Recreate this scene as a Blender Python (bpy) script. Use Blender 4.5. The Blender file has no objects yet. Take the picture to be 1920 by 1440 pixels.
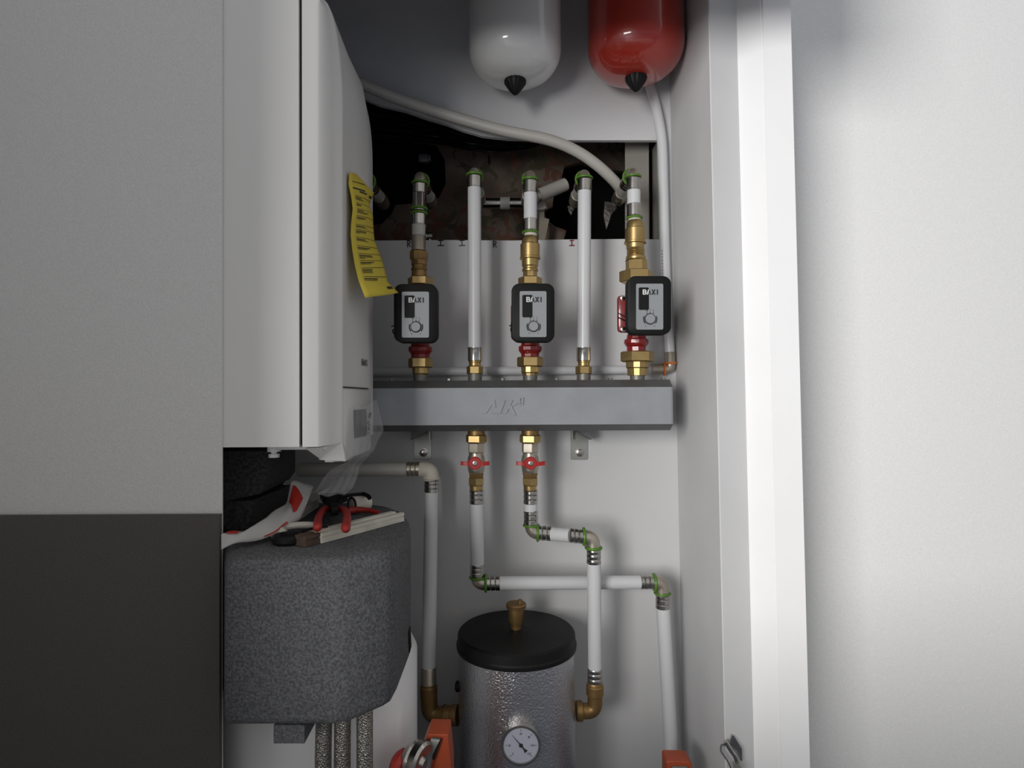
import bpy, bmesh, math, random
from mathutils import Vector as V, Matrix
from mathutils.geometry import tessellate_polygon
random.seed(7)
SC = bpy.context.scene
COL = SC.collection
# ------------------------------------------------------------------ camera
F = 1121.0                      # focal length in pixels of the 1920 wide frame
CAM = V((0, 0, 0.95))
PITCH, ROLL = 0.022, 0.005
fwd = V((0, math.cos(PITCH), math.sin(PITCH)))
rgt = V((1, 0, -ROLL)).normalized()
upv = rgt.cross(fwd).normalized()
cd = bpy.data.cameras.new('camera'); cam = bpy.data.objects.new('camera', cd); COL.objects.link(cam)
cd.sensor_width = 36; cd.lens = 36 * F / 1920; cd.clip_start = 0.02
cam.matrix_world = Matrix(((rgt.x, upv.x, -fwd.x, CAM.x), (rgt.y, upv.y, -fwd.y, CAM.y), (rgt.z, upv.z, -fwd.z, CAM.z), (0, 0, 0, 1)))
SC.camera = cam
# ------------------------------------------------------------------ world, light, exposure
w = bpy.data.worlds.new('room_light'); SC.world = w; w.use_nodes = True
nt = w.node_tree; bg = nt.nodes['Background']; tcw = nt.nodes.new('ShaderNodeTexCoord'); sx = nt.nodes.new('ShaderNodeSeparateXYZ'); rw = nt.nodes.new('ShaderNodeValToRGB'); mr = nt.nodes.new('ShaderNodeMapRange')
nt.links.new(tcw.outputs['Generated'], sx.inputs[0]); nt.links.new(sx.outputs['Z'], mr.inputs['Value']); mr.inputs['From Min'].default_value = -1
nt.links.new(mr.outputs['Result'], rw.inputs['Fac']); nt.links.new(rw.outputs['Color'], bg.inputs[0])
rw.color_ramp.elements[0].position = 0.25; rw.color_ramp.elements[0].color = (0.17, 0.25, 0.45, 1)
rw.color_ramp.elements[1].position = 0.62; rw.color_ramp.elements[1].color = (1, 0.98, 0.95, 1)
bg.inputs[1].default_value = 0.50
def area(name, loc, target, sx, sy, energy, color):
    ld = bpy.data.lights.new(name, 'AREA'); ld.shape = 'RECTANGLE'; ld.size = sx; ld.size_y = sy
    ld.energy = energy; ld.color = color
    o = bpy.data.objects.new(name, ld); COL.objects.link(o); o.location = loc
    o.rotation_euler = (V(target) - V(loc)).to_track_quat('-Z', 'Y').to_euler()
    return o
area('window_light', (-1.95, -2.2, 1.25), (0.0, 1.4, 0.95), 1.5, 1.6, 152, (1, 0.985, 0.96))
SC.view_settings.view_transform = 'Standard'; SC.view_settings.look = 'None'
SC.view_settings.exposure = 0.0; SC.view_settings.gamma = 1; SC.view_settings.use_curve_mapping = False

def P(px, py, Y):
    """point of the place seen at a photo pixel, at depth Y"""
    d = rgt * ((px - 960) / F) + upv * ((720 - py) / F) + fwd
    return CAM + d * (Y / d.y)
def S(n, Y): return n * Y / F
# ------------------------------------------------------------------ materials
def lin(c):
    return tuple(((x / 255) / 12.92 if x <= 10 else ((x / 255 + 0.055) / 1.055) ** 2.4) for x in c)
def mat(name, rgb, rough=0.5, metal=0.0, noise=0.0, nscale=20, bump=0.0, bscale=60, coat=0.0, rgb2=None, kind='noise', ramp=(0.35, 0.65), bdist=0.002):
    m = bpy.data.materials.new(name); m.use_nodes = True
    nt = m.node_tree; b = nt.nodes['Principled BSDF']
    c = lin(rgb) + (1,)
    b.inputs['Base Color'].default_value = c; b.inputs['Roughness'].default_value = rough; b.inputs['Metallic'].default_value = metal
    if coat: b.inputs['Coat Weight'].default_value = coat; b.inputs['Coat Roughness'].default_value = 0.04
    tc = nt.nodes.new('ShaderNodeTexCoord')
    if noise or rgb2:
        n = nt.nodes.new('ShaderNodeTexNoise'); n.inputs['Scale'].default_value = nscale; n.inputs['Detail'].default_value = 4
        nt.links.new(tc.outputs['Object'], n.inputs['Vector'])
        r = nt.nodes.new('ShaderNodeValToRGB'); nt.links.new(n.outputs['Fac'], r.inputs['Fac'])
        c2 = lin(rgb2) + (1,) if rgb2 else tuple(x * (1 - noise) for x in c[:3]) + (1,)
        r.color_ramp.elements[0].color = c2; r.color_ramp.elements[1].color = c
        r.color_ramp.elements[0].position = ramp[0]; r.color_ramp.elements[1].position = ramp[1]
        nt.links.new(r.outputs['Color'], b.inputs['Base Color'])
    if bump:
        if kind == 'voronoi':
            n2 = nt.nodes.new('ShaderNodeTexVoronoi'); out = n2.outputs['Distance']
        else:
            n2 = nt.nodes.new('ShaderNodeTexNoise'); n2.inputs['Detail'].default_value = 3; out = n2.outputs['Fac']
        n2.inputs['Scale'].default_value = bscale
        nt.links.new(tc.outputs['Object'], n2.inputs['Vector'])
        bp = nt.nodes.new('ShaderNodeBump'); bp.inputs['Strength'].default_value = bump; bp.inputs['Distance'].default_value = bdist
        nt.links.new(out, bp.inputs['Height']); nt.links.new(bp.outputs['Normal'], b.inputs['Normal'])
    return m
M = {}
M['wall'] = mat('white_plaster', (203, 203, 204), 0.75, noise=0.06, nscale=5, bump=0.08, bscale=40)
M['rough_wall'] = mat('grainy_wall_paint', (226, 225, 223), 0.8, noise=0.10, nscale=420, bump=0.35, bscale=420)
M['bright_wall'] = mat('grainy_white_wall_paint', (242, 242, 241), 0.8, noise=0.08, nscale=420, bump=0.35, bscale=420)
M['frame'] = mat('white_gloss_paint', (240, 240, 241), 0.35, noise=0.02, nscale=8, bump=0.03, bscale=30)
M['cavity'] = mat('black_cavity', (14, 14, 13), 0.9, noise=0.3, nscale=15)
M['paper'] = mat('old_floral_wallpaper', (108, 94, 83), 0.85, rgb2=(72, 60, 52), nscale=9)
def wallpaper():
    m = M['paper']; nt = m.node_tree; b = nt.nodes['Principled BSDF']
    old = b.inputs['Base Color'].links[0].from_socket
    tc = [n for n in nt.nodes if n.type == 'TEX_COORD'][0]
    v = nt.nodes.new('ShaderNodeTexNoise'); v.inputs['Scale'].default_value = 16; v.inputs['Detail'].default_value = 2; v.inputs['Distortion'].default_value = 1.4
    nt.links.new(tc.outputs['Object'], v.inputs['Vector'])
    r = nt.nodes.new('ShaderNodeValToRGB'); r.color_ramp.elements[0].position = 0.56; r.color_ramp.elements[1].position = 0.60
    nt.links.new(v.outputs['Fac'], r.inputs['Fac'])
    mx = nt.nodes.new('ShaderNodeMix'); mx.data_type = 'RGBA'
    nt.links.new(r.outputs['Color'], mx.inputs['Factor']); nt.links.new(old, mx.inputs['A']); mx.inputs['B'].default_value = lin((96, 64, 50)) + (1,)
    v2 = nt.nodes.new('ShaderNodeTexNoise'); v2.inputs['Scale'].default_value = 21; v2.inputs['Distortion'].default_value = 1.0
    nt.links.new(tc.outputs['Object'], v2.inputs['Vector'])
    r2 = nt.nodes.new('ShaderNodeValToRGB'); r2.color_ramp.elements[0].position = 0.60; r2.color_ramp.elements[1].position = 0.63
    nt.links.new(v2.outputs['Fac'], r2.inputs['Fac'])
    mx2 = nt.nodes.new('ShaderNodeMix'); mx2.data_type = 'RGBA'
    nt.links.new(r2.outputs['Color'], mx2.inputs['Factor']); nt.links.new(mx.outputs['Result'], mx2.inputs['A']); mx2.inputs['B'].default_value = lin((70, 66, 48)) + (1,)
    nt.links.new(mx2.outputs['Result'], b.inputs['Base Color'])
wallpaper()
M['boiler'] = mat('white_enamel', (226, 225, 222), 0.42, noise=0.02, nscale=3, bump=0.06, bscale=130)
M['boiler_plastic'] = mat('white_plastic', (218, 217, 215), 0.35, noise=0.02, nscale=6)
M['seam'] = mat('dark_gap', (28, 27, 27), 0.8, noise=0.1)
M['screen'] = mat('lcd_glass', (70, 71, 71), 0.2, noise=0.4, nscale=25)
M['ink'] = mat('dark_print', (38, 37, 38), 0.6, noise=0.1)
M['redink'] = mat('red_marker', (120, 20, 36), 0.7, noise=0.1)
M['yellow'] = mat('yellow_paper', (208, 188, 64), 0.7, noise=0.08, nscale=12)
M['white_tank'] = mat('white_gloss_lacquer', (222, 221, 219), 0.35, noise=0.02, nscale=4, coat=1.0)
M['red_tank'] = mat('red_gloss_lacquer', (168, 44, 30), 0.35, noise=0.05, nscale=4, coat=1.0)
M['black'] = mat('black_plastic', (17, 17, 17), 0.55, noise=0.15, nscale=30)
M['rubber'] = mat('black_rubber', (22, 22, 23), 0.5, noise=0.2, nscale=25, bump=0.15, bscale=50)
M['pipe'] = mat('white_pipe', (206, 207, 209), 0.32, noise=0.02, nscale=10)
M['greypipe'] = mat('greyish_white_pipe', (184, 181, 174), 0.4, noise=0.04, nscale=10)
M['chrome'] = mat('pressed_steel', (190, 187, 182), 0.2, 1.0, noise=0.15, nscale=40)
M['nickel'] = mat('nickel_plated_brass', (190, 182, 168), 0.36, 0.85, noise=0.12, nscale=30)
M['brass'] = mat('brass', (186, 160, 108), 0.36, 0.9, noise=0.15, nscale=35)
M['darkbrass'] = mat('dull_bronze', (152, 122, 78), 0.45, 0.75, noise=0.25, nscale=35)
M['green'] = mat('green_plastic', (82, 128, 34), 0.4, noise=0.08)
M['orange_ring'] = mat('orange_plastic', (214, 112, 30), 0.4, noise=0.08)
M['cream'] = mat('cream_plastic', (206, 199, 184), 0.5, noise=0.05)
M['pumpred'] = mat('red_cast_iron', (132, 24, 26), 0.3, 0.0, noise=0.12, nscale=30, bump=0.12, bscale=60, coat=0.4)
M['face'] = mat('silver_plate', (142, 145, 148), 0.45, 0.15, noise=0.04, nscale=20)
M['lite'] = mat('white_print', (215, 216, 214), 0.5, noise=0.03)
M['galv'] = mat('brushed_galvanised_steel', (150, 153, 157), 0.5, 0.25, noise=0.12, nscale=14, bump=0.03, bscale=90)
M['galvdark'] = mat('grey_galvanised_edge', (112, 113, 113), 0.5, 0.5, noise=0.15, nscale=30)
M['zinc'] = mat('dull_zinc', (128, 126, 120), 0.5, 0.6, noise=0.15, nscale=40)
M['bracket'] = mat('zinc_plated_steel', (160, 160, 156), 0.38, 0.8, noise=0.12, nscale=30)
M['foam'] = mat('speckled_grey_foam', (100, 101, 104), 0.85, rgb2=(64, 65, 68), nscale=260, bump=0.3, bscale=260, ramp=(0.36, 0.66))
M['darkfoam'] = mat('dark_grey_foam', (70, 70, 70), 0.9, rgb2=(40, 40, 40), nscale=160, bump=0.3, bscale=150)
M['hammered'] = mat('hammered_foil', (200, 201, 205), 0.24, 0.92, noise=0.05, nscale=12, bump=1.0, bscale=230, bdist=0.0016)
M['dial'] = mat('dial_white', (182, 186, 200), 0.4, noise=0.03)
M['leverred'] = mat('red_lever', (172, 32, 30), 0.35, noise=0.1)
M['handle'] = mat('red_grip', (160, 42, 38), 0.45, noise=0.15)
M['dirtywhite'] = mat('dirty_white_plastic', (206, 203, 192), 0.5, noise=0.18, nscale=25)
M['brown'] = mat('brown_wood', (86, 68, 58), 0.8, noise=0.35, nscale=50)
M['orange'] = mat('orange_paint', (172, 76, 44), 0.42, noise=0.15, nscale=25)
M['card'] = mat('torn_cardboard', (150, 142, 128), 0.85, noise=0.2)
M['stud'] = mat('galvanised_stud', (150, 146, 138), 0.55, 0.35, noise=0.08, nscale=20)
M['braid'] = mat('steel_braid', (176, 172, 164), 0.35, 0.9, noise=0.5, nscale=330, bump=0.8, bscale=420, kind='voronoi')
M['dark_band'] = mat('dark_band_tone', (96, 92, 90), 0.85, noise=0.25, nscale=420, bump=0.35, bscale=420)  # tone of the added panel that darkens the lower left
M['floor'] = mat('blue_grey_floor_tile', (122, 128, 142), 0.6, noise=0.2, nscale=8)
M['blacksheet'] = mat('black_sheeting', (24, 24, 24), 0.35, noise=0.3, nscale=12)
M['foil'] = mat('crumpled_foil_tape', (150, 146, 142), 0.35, 0.9, noise=0.3, nscale=60, bump=0.8, bscale=120)
def film(name, rgb, alpha, rough=0.25):
    m = mat(name, rgb, rough, noise=0.08, nscale=30, bump=0.3, bscale=40)
    nt = m.node_tree; b = nt.nodes['Principled BSDF']; out = [n for n in nt.nodes if n.type == 'OUTPUT_MATERIAL'][0]
    t = nt.nodes.new('ShaderNodeBsdfTransparent'); mx = nt.nodes.new('ShaderNodeMixShader'); mx.inputs[0].default_value = alpha
    nt.links.new(t.outputs[0], mx.inputs[1]); nt.links.new(b.outputs[0], mx.inputs[2]); nt.links.new(mx.outputs[0], out.inputs[0])
    return m
for k_ in ('black', 'rubber', 'blacksheet', 'cavity'): M[k_].node_tree.nodes['Principled BSDF'].inputs['Specular IOR Level'].default_value = 0.22
M['film'] = film('clear_plastic_film', (214, 214, 216), 0.30)
M['bag'] = film('cloudy_plastic_bag', (216, 216, 214), 0.60, 0.3)
M['bagred'] = mat('red_print', (176, 44, 32), 0.5, noise=0.1)
# ------------------------------------------------------------------ mesh builder
def frame(d):
    d = d.normalized(); a = V((0, 0, 1)) if abs(d.z) < 0.9 else V((1, 0, 0))
    x = a.cross(d).normalized(); return x, d.cross(x)
class MB:
    def __init__(s): s.bm = bmesh.new(); s.mi = 0
    def face(s, vs):
        try:
            f = s.bm.faces.new(vs); f.material_index = s.mi; f.smooth = True; return f
        except ValueError: return None
    def rings(s, rings, cap0=True, cap1=True, closed=True):
        R = [[s.bm.verts.new(p) for p in r] for r in rings]
        n = len(R[0])
        for a, b in zip(R, R[1:]):
            for i in range(n if closed else n - 1):
                j = (i + 1) % n; s.face([a[i], a[j], b[j], b[i]])
        if cap0: s.face(R[0][::-1])
        if cap1: s.face(R[-1])
        return s
    def lathe(s, p, d, prof, seg=28, rot=0.0):
        d = d.normalized()
        if abs(d.z) > 0.9: x = V((1, 0, 0)); x = (x - d * x.dot(d)).normalized(); y = d.cross(x)
        else: x, y = frame(d)
        rs = []
        for t, r in prof:
            r = max(r, 1e-5)
            rs.append([p + d * t + (x * math.cos(rot + 2 * math.pi * k / seg) + y * math.sin(rot + 2 * math.pi * k / seg)) * r for k in range(seg)])
        return s.rings(rs)
    def between(s, p0, p1, prof, seg=28, rot=0.0):
        L = (p1 - p0).length
        return s.lathe(p0, p1 - p0, [(t * L, r) for t, r in prof], seg, rot)
    def cyl(s, p0, p1, r, seg=28, rot=0.0, bev=0.0):
        L = (p1 - p0).length
        pr = [(0, r), (L, r)] if not bev else [(0, r - bev), (bev, r), (L - bev, r), (L, r - bev)]
        return s.lathe(p0, p1 - p0, pr, seg, rot)
    def vprof(s, cx, Y, prof, seg=28, rot=0.0, cx2=None):
        """vertical turned shape; rows of (photo row, half width in px)"""
        y0, y1 = prof[0][0], prof[-1][0]
        p0 = P(cx, y0, Y); p1 = P(cx if cx2 is None else cx2, y1, Y); L = (p1 - p0).length
        return s.lathe(p0, p1 - p0, [((py - y0) / (y1 - y0) * L, S(hw, Y)) for py, hw in prof], seg, rot)
    def torus(s, c, axis, R, r, seg=32, m=10, a0=0, a1=2 * math.pi):
        x, y = frame(axis); ax = axis.normalized(); full = abs(a1 - a0) > 6.28
        rs = []
        for k in range(seg + (0 if full else 1)):
            a = a0 + (a1 - a0) * k / seg; u = x * math.cos(a) + y * math.sin(a)
            rs.append([c + u * (R + r * math.cos(2 * math.pi * q / m)) + ax * (r * math.sin(2 * math.pi * q / m)) for q in range(m)])
        if full: rs.append(rs[0]); return s.rings(rs, False, False)
        return s.rings(rs)
    def tube(s, pts, r, seg=20, sub=8, smooth=True):
        q = list(pts)
        if smooth and len(q) > 2:
            e = [q[0] * 2 - q[1]] + q + [q[-1] * 2 - q[-2]]; o = []
            for i in range(1, len(e) - 2):
                for k in range(sub):
                    t = k / sub; a, b, c, d = e[i - 1], e[i], e[i + 1], e[i + 2]
                    o.append(0.5 * ((2 * b) + (c - a) * t + (2 * a - 5 * b + 4 * c - d) * t * t + (3 * b - a - 3 * c + d) * t ** 3))
            o.append(q[-1]); q = o
        rr = r if callable(r) else (lambda t: r)
        x = None; rs = []
        for i, p in enumerate(q):
            d = (q[min(i + 1, len(q) - 1)] - q[max(i - 1, 0)]).normalized()
            if x is None: x, _ = frame(d)
            x = (x - d * x.dot(d)).normalized(); y = d.cross(x)
            rad = rr(i / (len(q) - 1))
            rs.append([p + (x * math.cos(2 * math.pi * k / seg) + y * math.sin(2 * math.pi * k / seg)) * rad for k in range(seg)])
        return s.rings(rs)
    def bend(s, a, c, b, r, rad, seg=24, n=8):
        """straight a -> rounded corner at c -> straight b"""
        u = (a - c).normalized(); v = (b - c).normalized()
        A = c + u * rad; B = c + v * rad; pts = [a]
        for k in range(n + 1):
            t = k / n; pts.append(A * (1 - t) ** 2 + c * 2 * t * (1 - t) + B * t * t)
        pts.append(b)
        return s.tube(pts, r, seg, smooth=False)
    def prism(s, poly, off, bev=0.0):
        """polygon of points extruded by off; bev pulls in the far outline"""
        c = sum(poly, V()) / len(poly)
        if bev:
            n = off.normalized(); size = max((p - c).length for p in poly); k = 1 - bev / size
            rs = [poly, [p + off - n * bev for p in poly], [c + (p - c) * (1 - (bev / size) * 0.3) + off - n * bev * 0.3 for p in poly], [c + (p - c) * k + off for p in poly]]
        else: rs = [poly, [p + off for p in poly]]
        return s.rings(rs)
    def box(s, c, size, rot=None, bev=0.0, seg=2):
        t = bmesh.new(); bmesh.ops.create_cube(t, size=1.0)
        for v in t.verts: v.co = V((v.co.x * size[0], v.co.y * size[1], v.co.z * size[2]))
        if bev: bmesh.ops.bevel(t, geom=list(t.edges), offset=bev, segments=seg, affect='EDGES', profile=0.5)
        mp = {}
        for v in t.verts: mp[v] = s.bm.verts.new((rot @ v.co if rot else v.co) + c)
        for f_ in t.faces: s.face([mp[v] for v in f_.verts])
        t.free(); return s
    def grid(s, fn, nu, nv):
        G = [[s.bm.verts.new(fn(u / nu, v / nv)) for u in range(nu + 1)] for v in range(nv + 1)]
        for v in range(nv):
            for u in range(nu): s.face([G[v][u], G[v][u + 1], G[v + 1][u + 1], G[v + 1][u]])
        return s
    def holed(s, outer, holes, off):
        loops = [outer] + holes; flat = [p for l in loops for p in l]
        tris = tessellate_polygon(loops)
        A = [s.bm.verts.new(p) for p in flat]; B = [s.bm.verts.new(p + off) for p in flat]
        for t in tris: s.face([A[i] for i in t]); s.face([B[i] for i in reversed(t)])
        k = 0
        for l in loops:
            n = len(l)
            for i in range(n): s.face([A[k + i], A[k + (i + 1) % n], B[k + (i + 1) % n], B[k + i]])
            k += n
        return s
    def text(s, body, c, xd, yd, wid, hei, thick=0.0004, bold=0.0, shear=0.0, split=None):
        cu = bpy.data.curves.new('t', 'FONT'); cu.body = body; cu.size = 1; cu.offset = bold; cu.shear = shear; cu.resolution_u = 3
        o = bpy.data.objects.new('t', cu); COL.objects.link(o); bpy.context.view_layer.update()
        me = bpy.data.meshes.new_from_object(o.evaluated_get(bpy.context.evaluated_depsgraph_get()))
        bpy.data.objects.remove(o); bpy.data.curves.remove(cu)
        t = bmesh.new(); t.from_mesh(me); bpy.data.meshes.remove(me)
        xs = [v.co.x for v in t.verts]; ys = [v.co.y for v in t.verts]
        x0, x1, y0, y1 = min(xs), max(xs), min(ys), max(ys)
        if split is not None:
            keep, fr = split
            bmesh.ops.bisect_plane(t, geom=t.verts[:] + t.edges[:] + t.faces[:], plane_co=(x0 + (x1 - x0) * fr, 0, 0), plane_no=(1, 0, 0), clear_outer=keep == 'left', clear_inner=keep == 'right')
        nrm = xd.cross(yd).normalized()
        mp = {v: s.bm.verts.new(c + xd * (((v.co.x - x0) / (x1 - x0) - 0.5) * wid) + yd * (((v.co.y - y0) / (y1 - y0) - 0.5) * hei) + nrm * thick) for v in t.verts}
        for f_ in t.faces: s.face([mp[v] for v in f_.verts])
        t.free(); return s
    def build(s, name, m, root=None, label=None, sharp=35, solid=0.0):
        base = root
        bmesh.ops.recalc_face_normals(s.bm, faces=s.bm.faces[:])
        off = V()
        if base is not None:
            r = base
            while r.parent: r = r.parent
            off = r.location
        for v in s.bm.verts: v.co -= off
        me = bpy.data.meshes.new(name); s.bm.to_mesh(me); s.bm.free()
        for x in (m if isinstance(m, (list, tuple)) else [m]): me.materials.append(M[x])
        me.set_sharp_from_angle(angle=math.radians(sharp))
        o = bpy.data.objects.new(name, me); COL.objects.link(o)
        if root is not None: o.parent = root
        if label: o['label'] = label
        if solid:
            md = o.modifiers.new('thickness', 'SOLIDIFY'); md.thickness = solid; md.offset = 0
        return o
def thing(name, label, cat, loc, group=None):
    o = bpy.data.objects.new(name, None); COL.objects.link(o); o.location = loc; o.empty_display_size = 0.02
    o['label'] = label; o['category'] = cat
    if group: o['group'] = group
    return o
def tag(o, label, cat, group=None):
    o['label'] = label; o['category'] = cat
    if group: o['group'] = group
    return o
def struct(o): o['kind'] = 'structure'; return o
X, Y_, Z = V((1, 0, 0)), V((0, 1, 0)), V((0, 0, 1))
YB = 1.53                        # plane of the back wall
YP = 1.40                        # plane of the pipes
# ================================================================== THE SETTING
FZ, CZ = 0.0, 2.5
b = MB(); b.box(V((0, 0.2, FZ - 0.02)), (5, 4.2, 0.04)); struct(b.build('floor', 'floor'))
# back wall with the broken-open slot
hole = [(680, 184), (712, 197), (760, 208), (800, 222), (838, 233), (866, 244), (905, 255), (950, 260), (1010, 262), (1090, 263), (1160, 263), (1234, 263), (1236, 350), (1237, 449), (1180, 448), (1060, 449), (960, 451), (840, 450), (720, 451), (640, 451), (640, 180)]
hp = [P(x, y, YB) for x, y in hole]
TL, BL = P(350, -700, YB), P(350, 1440, YB)
outer = [V((-0.62, YB, FZ)), V((0.50, YB, FZ)), V((0.50, YB, CZ)), V((-0.62, YB, CZ))]
b = MB(); b.holed(outer, [hp], V((0, 0.013, 0))); wb = struct(b.build('wall_back', 'wall', sharp=20))
# marker letters on the plasterboard edge
def strokes(segs, name, m, wpx=1.6):
    b = MB()
    for x0, y0, x1, y1 in segs:
        a, c = P(x0, y0, YB - 0.0012), P(x1, y1, YB - 0.0012); d = (c - a); n = d.normalized(); sd = n.cross(Y_) * S(wpx / 2, YB)
        b.prism([a - sd - n * S(.6, YB), a + sd - n * S(.6, YB), c + sd + n * S(.6, YB), c - sd + n * S(.6, YB)], V((0, 0.001, 0)))
    b.build(name, m, wb)
def letterR(x, y): return [(x, y, x + .5, y + 12), (x, y, x + 5, y + 1), (x + 5, y + 1, x + 5, y + 5), (x + 5, y + 5, x, y + 6), (x + 1, y + 6, x + 6, y + 11)]
def letterI(x, y, s=1): return [(x - 4 * s, y, x + 5 * s, y - .5), (x, y, x + .5, y + 9), (x - 5 * s, y + 9.5, x + 6 * s, y + 9)]
strokes(letterR(764, 451), 'marker_letter', 'ink'); strokes(letterI(826, 451), 'marker_letter', 'ink', 2)
strokes(letterI(866, 451), 'marker_letter', 'ink'); strokes(letterR(925, 452), 'marker_letter', 'ink'); strokes(letterI(1072, 451, .8), 'marker_letter', 'redink', 2)
# recess behind the slot
def RP(pts, Y): return [P(x, y, Y) for x, y in pts]
YR = 1.74
o_ = RP([(600, 150), (1225, 150), (1225, 520), (600, 520)], YR)
h1 = RP([(640, 210), (745, 232), (812, 262), (834, 300), (836, 345), (822, 372), (792, 366), (770, 382), (742, 384), (735, 400), (716, 420), (640, 425)], YR)
h2 = RP([(1058, 312), (1090, 304), (1128, 316), (1175, 322), (1176, 470), (1052, 470), (1062, 432), (1040, 424), (1024, 410), (1020, 396), (1036, 388), (1040, 350), (1052, 340)], YR)
b = MB(); b.holed(o_, [h1, h2], V((0, 0.02, 0))); struct(b.build('wall_recess', 'paper'))
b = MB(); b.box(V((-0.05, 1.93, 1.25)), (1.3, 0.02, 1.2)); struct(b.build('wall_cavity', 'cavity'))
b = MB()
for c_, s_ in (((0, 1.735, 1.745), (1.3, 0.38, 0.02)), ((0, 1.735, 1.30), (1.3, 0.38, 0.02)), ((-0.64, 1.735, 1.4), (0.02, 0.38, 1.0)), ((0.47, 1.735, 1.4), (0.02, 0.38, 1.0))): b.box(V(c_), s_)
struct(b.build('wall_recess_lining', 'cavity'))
# right side wall and door surround (stepped profile extruded upright, leaning a little)
def upright(plan, z0, z1, lean, name, m):
    b = MB(); b.rings([[V((x + lean * (z - 0.95), y, z)) for x, y in plan] for z in (z0, z1)]); return struct(b.build(name, m, sharp=25))
LN = -0.010
upright([(0.42, YB + .01), (0.42, 1.2265), (0.4220, 1.2245), (0.4838, 1.243), (0.555, 1.265), (0.555, YB + .01)], FZ, CZ, LN, 'wall_right', 'wall')
upright([(0.4850, 1.2445), (0.490, 1.2365), (0.513, 1.2135), (0.5196, 1.2065), (0.5222, 1.2065), (0.5240, 1.2025), (0.5770, 1.196), (0.5790, 1.200), (0.5790, 1.465), (0.5590, 1.465), (0.5590, 1.2655)], FZ, CZ, LN, 'door_frame_1', 'frame')
b = MB(); b.box(V((1.56, 1.50, 1.25)), (2.0, 0.06, 2.5)); struct(b.build('wall_right_front', 'bright_wall'))
# left side: niche wall, outer front wall, head over the opening, ceiling
b = MB(); b.box(V((-0.60, 1.27, 1.25)), (0.04, 0.53, 2.5)); struct(b.build('wall_left', 'wall'))
e0, e1 = P(417, 0, 0.985), P(417, 1440, 0.985); k = (e0.x - e1.x) / (e0.z - e1.z)
ex = lambda z: e0.x + k * (z - e0.z)
b = MB(); b.rings([[V((ex(z), 0.985, z)), V((ex(z) - 0.006, 1.0, z)), V((-0.60, 1.02, z)), V((-2.0, 1.02, z)), V((-2.0, 0.985, z))] for z in (FZ, CZ)]); struct(b.build('wall_left_front', 'rough_wall'))
zd = P(200, 965, .98).z
b = MB(); b.rings([[V((ex(z) - .0005, 0.9845, z)), V((-2.0, 0.9845, z)), V((-2.0, 0.976, z)), V((ex(z) - .0005, 0.976, z))] for z in (FZ, zd)]); struct(b.build('added_dark_panel', 'dark_band'))  # made-up panel; its dark colour stands in for the dim lower left
b = MB(); b.box(V((-0.02, 1.012, 2.09)), (1.19, 0.03, 0.82)); struct(b.build('wall_head', 'wall'))
b = MB(); b.box(V((0, 1.25, CZ + 0.02)), (1.6, 0.62, 0.04)); struct(b.build('ceiling', 'wall'))
b = MB(); d = V((-1.05 + 0.612, 0.93 - 0.22, 0)); n = V((d.y, -d.x, 0)).normalized() * 0.02; b.prism([V((-0.612, 0.22, 0.01)), V((-1.05, 0.93, 0.01)), V((-1.05, 0.93, 0.01)) - n * 2, V((-0.612, 0.22, 0.01)) - n * 2], V((0, 0, 2.3))); struct(b.build('light_blocker_leaf', 'frame'))  # unseen leaf added to block window light from the left side
b = MB(); b.box(V((0.2, 0.12, 0.25)), (2.0, 0.40, 0.50), bev=.004); struct(b.build('light_blocker_low', 'rough_wall'))  # unseen low block added to keep light off the lower wall
# steel stud at the right of the opening
t = thing('steel_stud', 'bare grey steel stud standing at right end of the dark wall opening', 'stud', P(1205, 449, 1.62))
b = MB(); q = RP([(1172, 258), (1218, 258), (1218, 470), (1172, 470)], 1.60); b.prism(q, V((0, 0.002, 0))); b.build('web', 'stud', t)
b = MB(); q = RP([(1216.5, 262), (1218, 262), (1218, 462), (1216.5, 462)], 1.60); b.prism(q, V((0, 0.06, 0))); b.build('flange', 'galvdark', t)
b = MB(); q = RP([(1231, 266), (1239, 264), (1240, 449), (1232, 449)], 1.545); b.prism(q, V((0, 0.05, 0))); tag(b.build('edge_strip', 'bracket'), 'narrow metal edging strip on right rim of the dark opening', 'trim')
# ================================================================== BOILER
Y1 = 0.99
t = thing('wall_boiler', 'large white boiler on the left with curved front cover and display', 'boiler', P(500, 838, 1.15))
zt, zb = CAM.z + 0.684, P(480, 838.5, Y1).z
def bpx(px, Y): return (px - 960) / F * Y
xs = bpx(559.5, Y1)
def sec(z, pts): return [V((x, y, z)) for x, y in pts]
lean = lambda z: 0.004 * (CAM.z + 0.3 - z)
b = MB(); casing = [(xs, Y1), (xs, 1.345), (-0.545, 1.345), (-0.545, 1.03), (ex(1) - .004, 1.01), (bpx(410, Y1), Y1)]
b.rings([[V((x + (lean(z) if x == xs else 0), y, z)) for x, y in casing] for z in (zb, zt)]); b.build('casing', 'boiler', t, sharp=30)
xg = bpx(565.5, Y1)
b = MB(); b.rings([[V((x + lean(z), y, z)) for x, y in [(xs, Y1 + .006), (xg + .002, Y1 + .006), (xg + .002, 1.34), (xs, 1.34)]] for z in (zb + .003, zt - .004)]); b.build('seam', 'seam', t)
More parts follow.
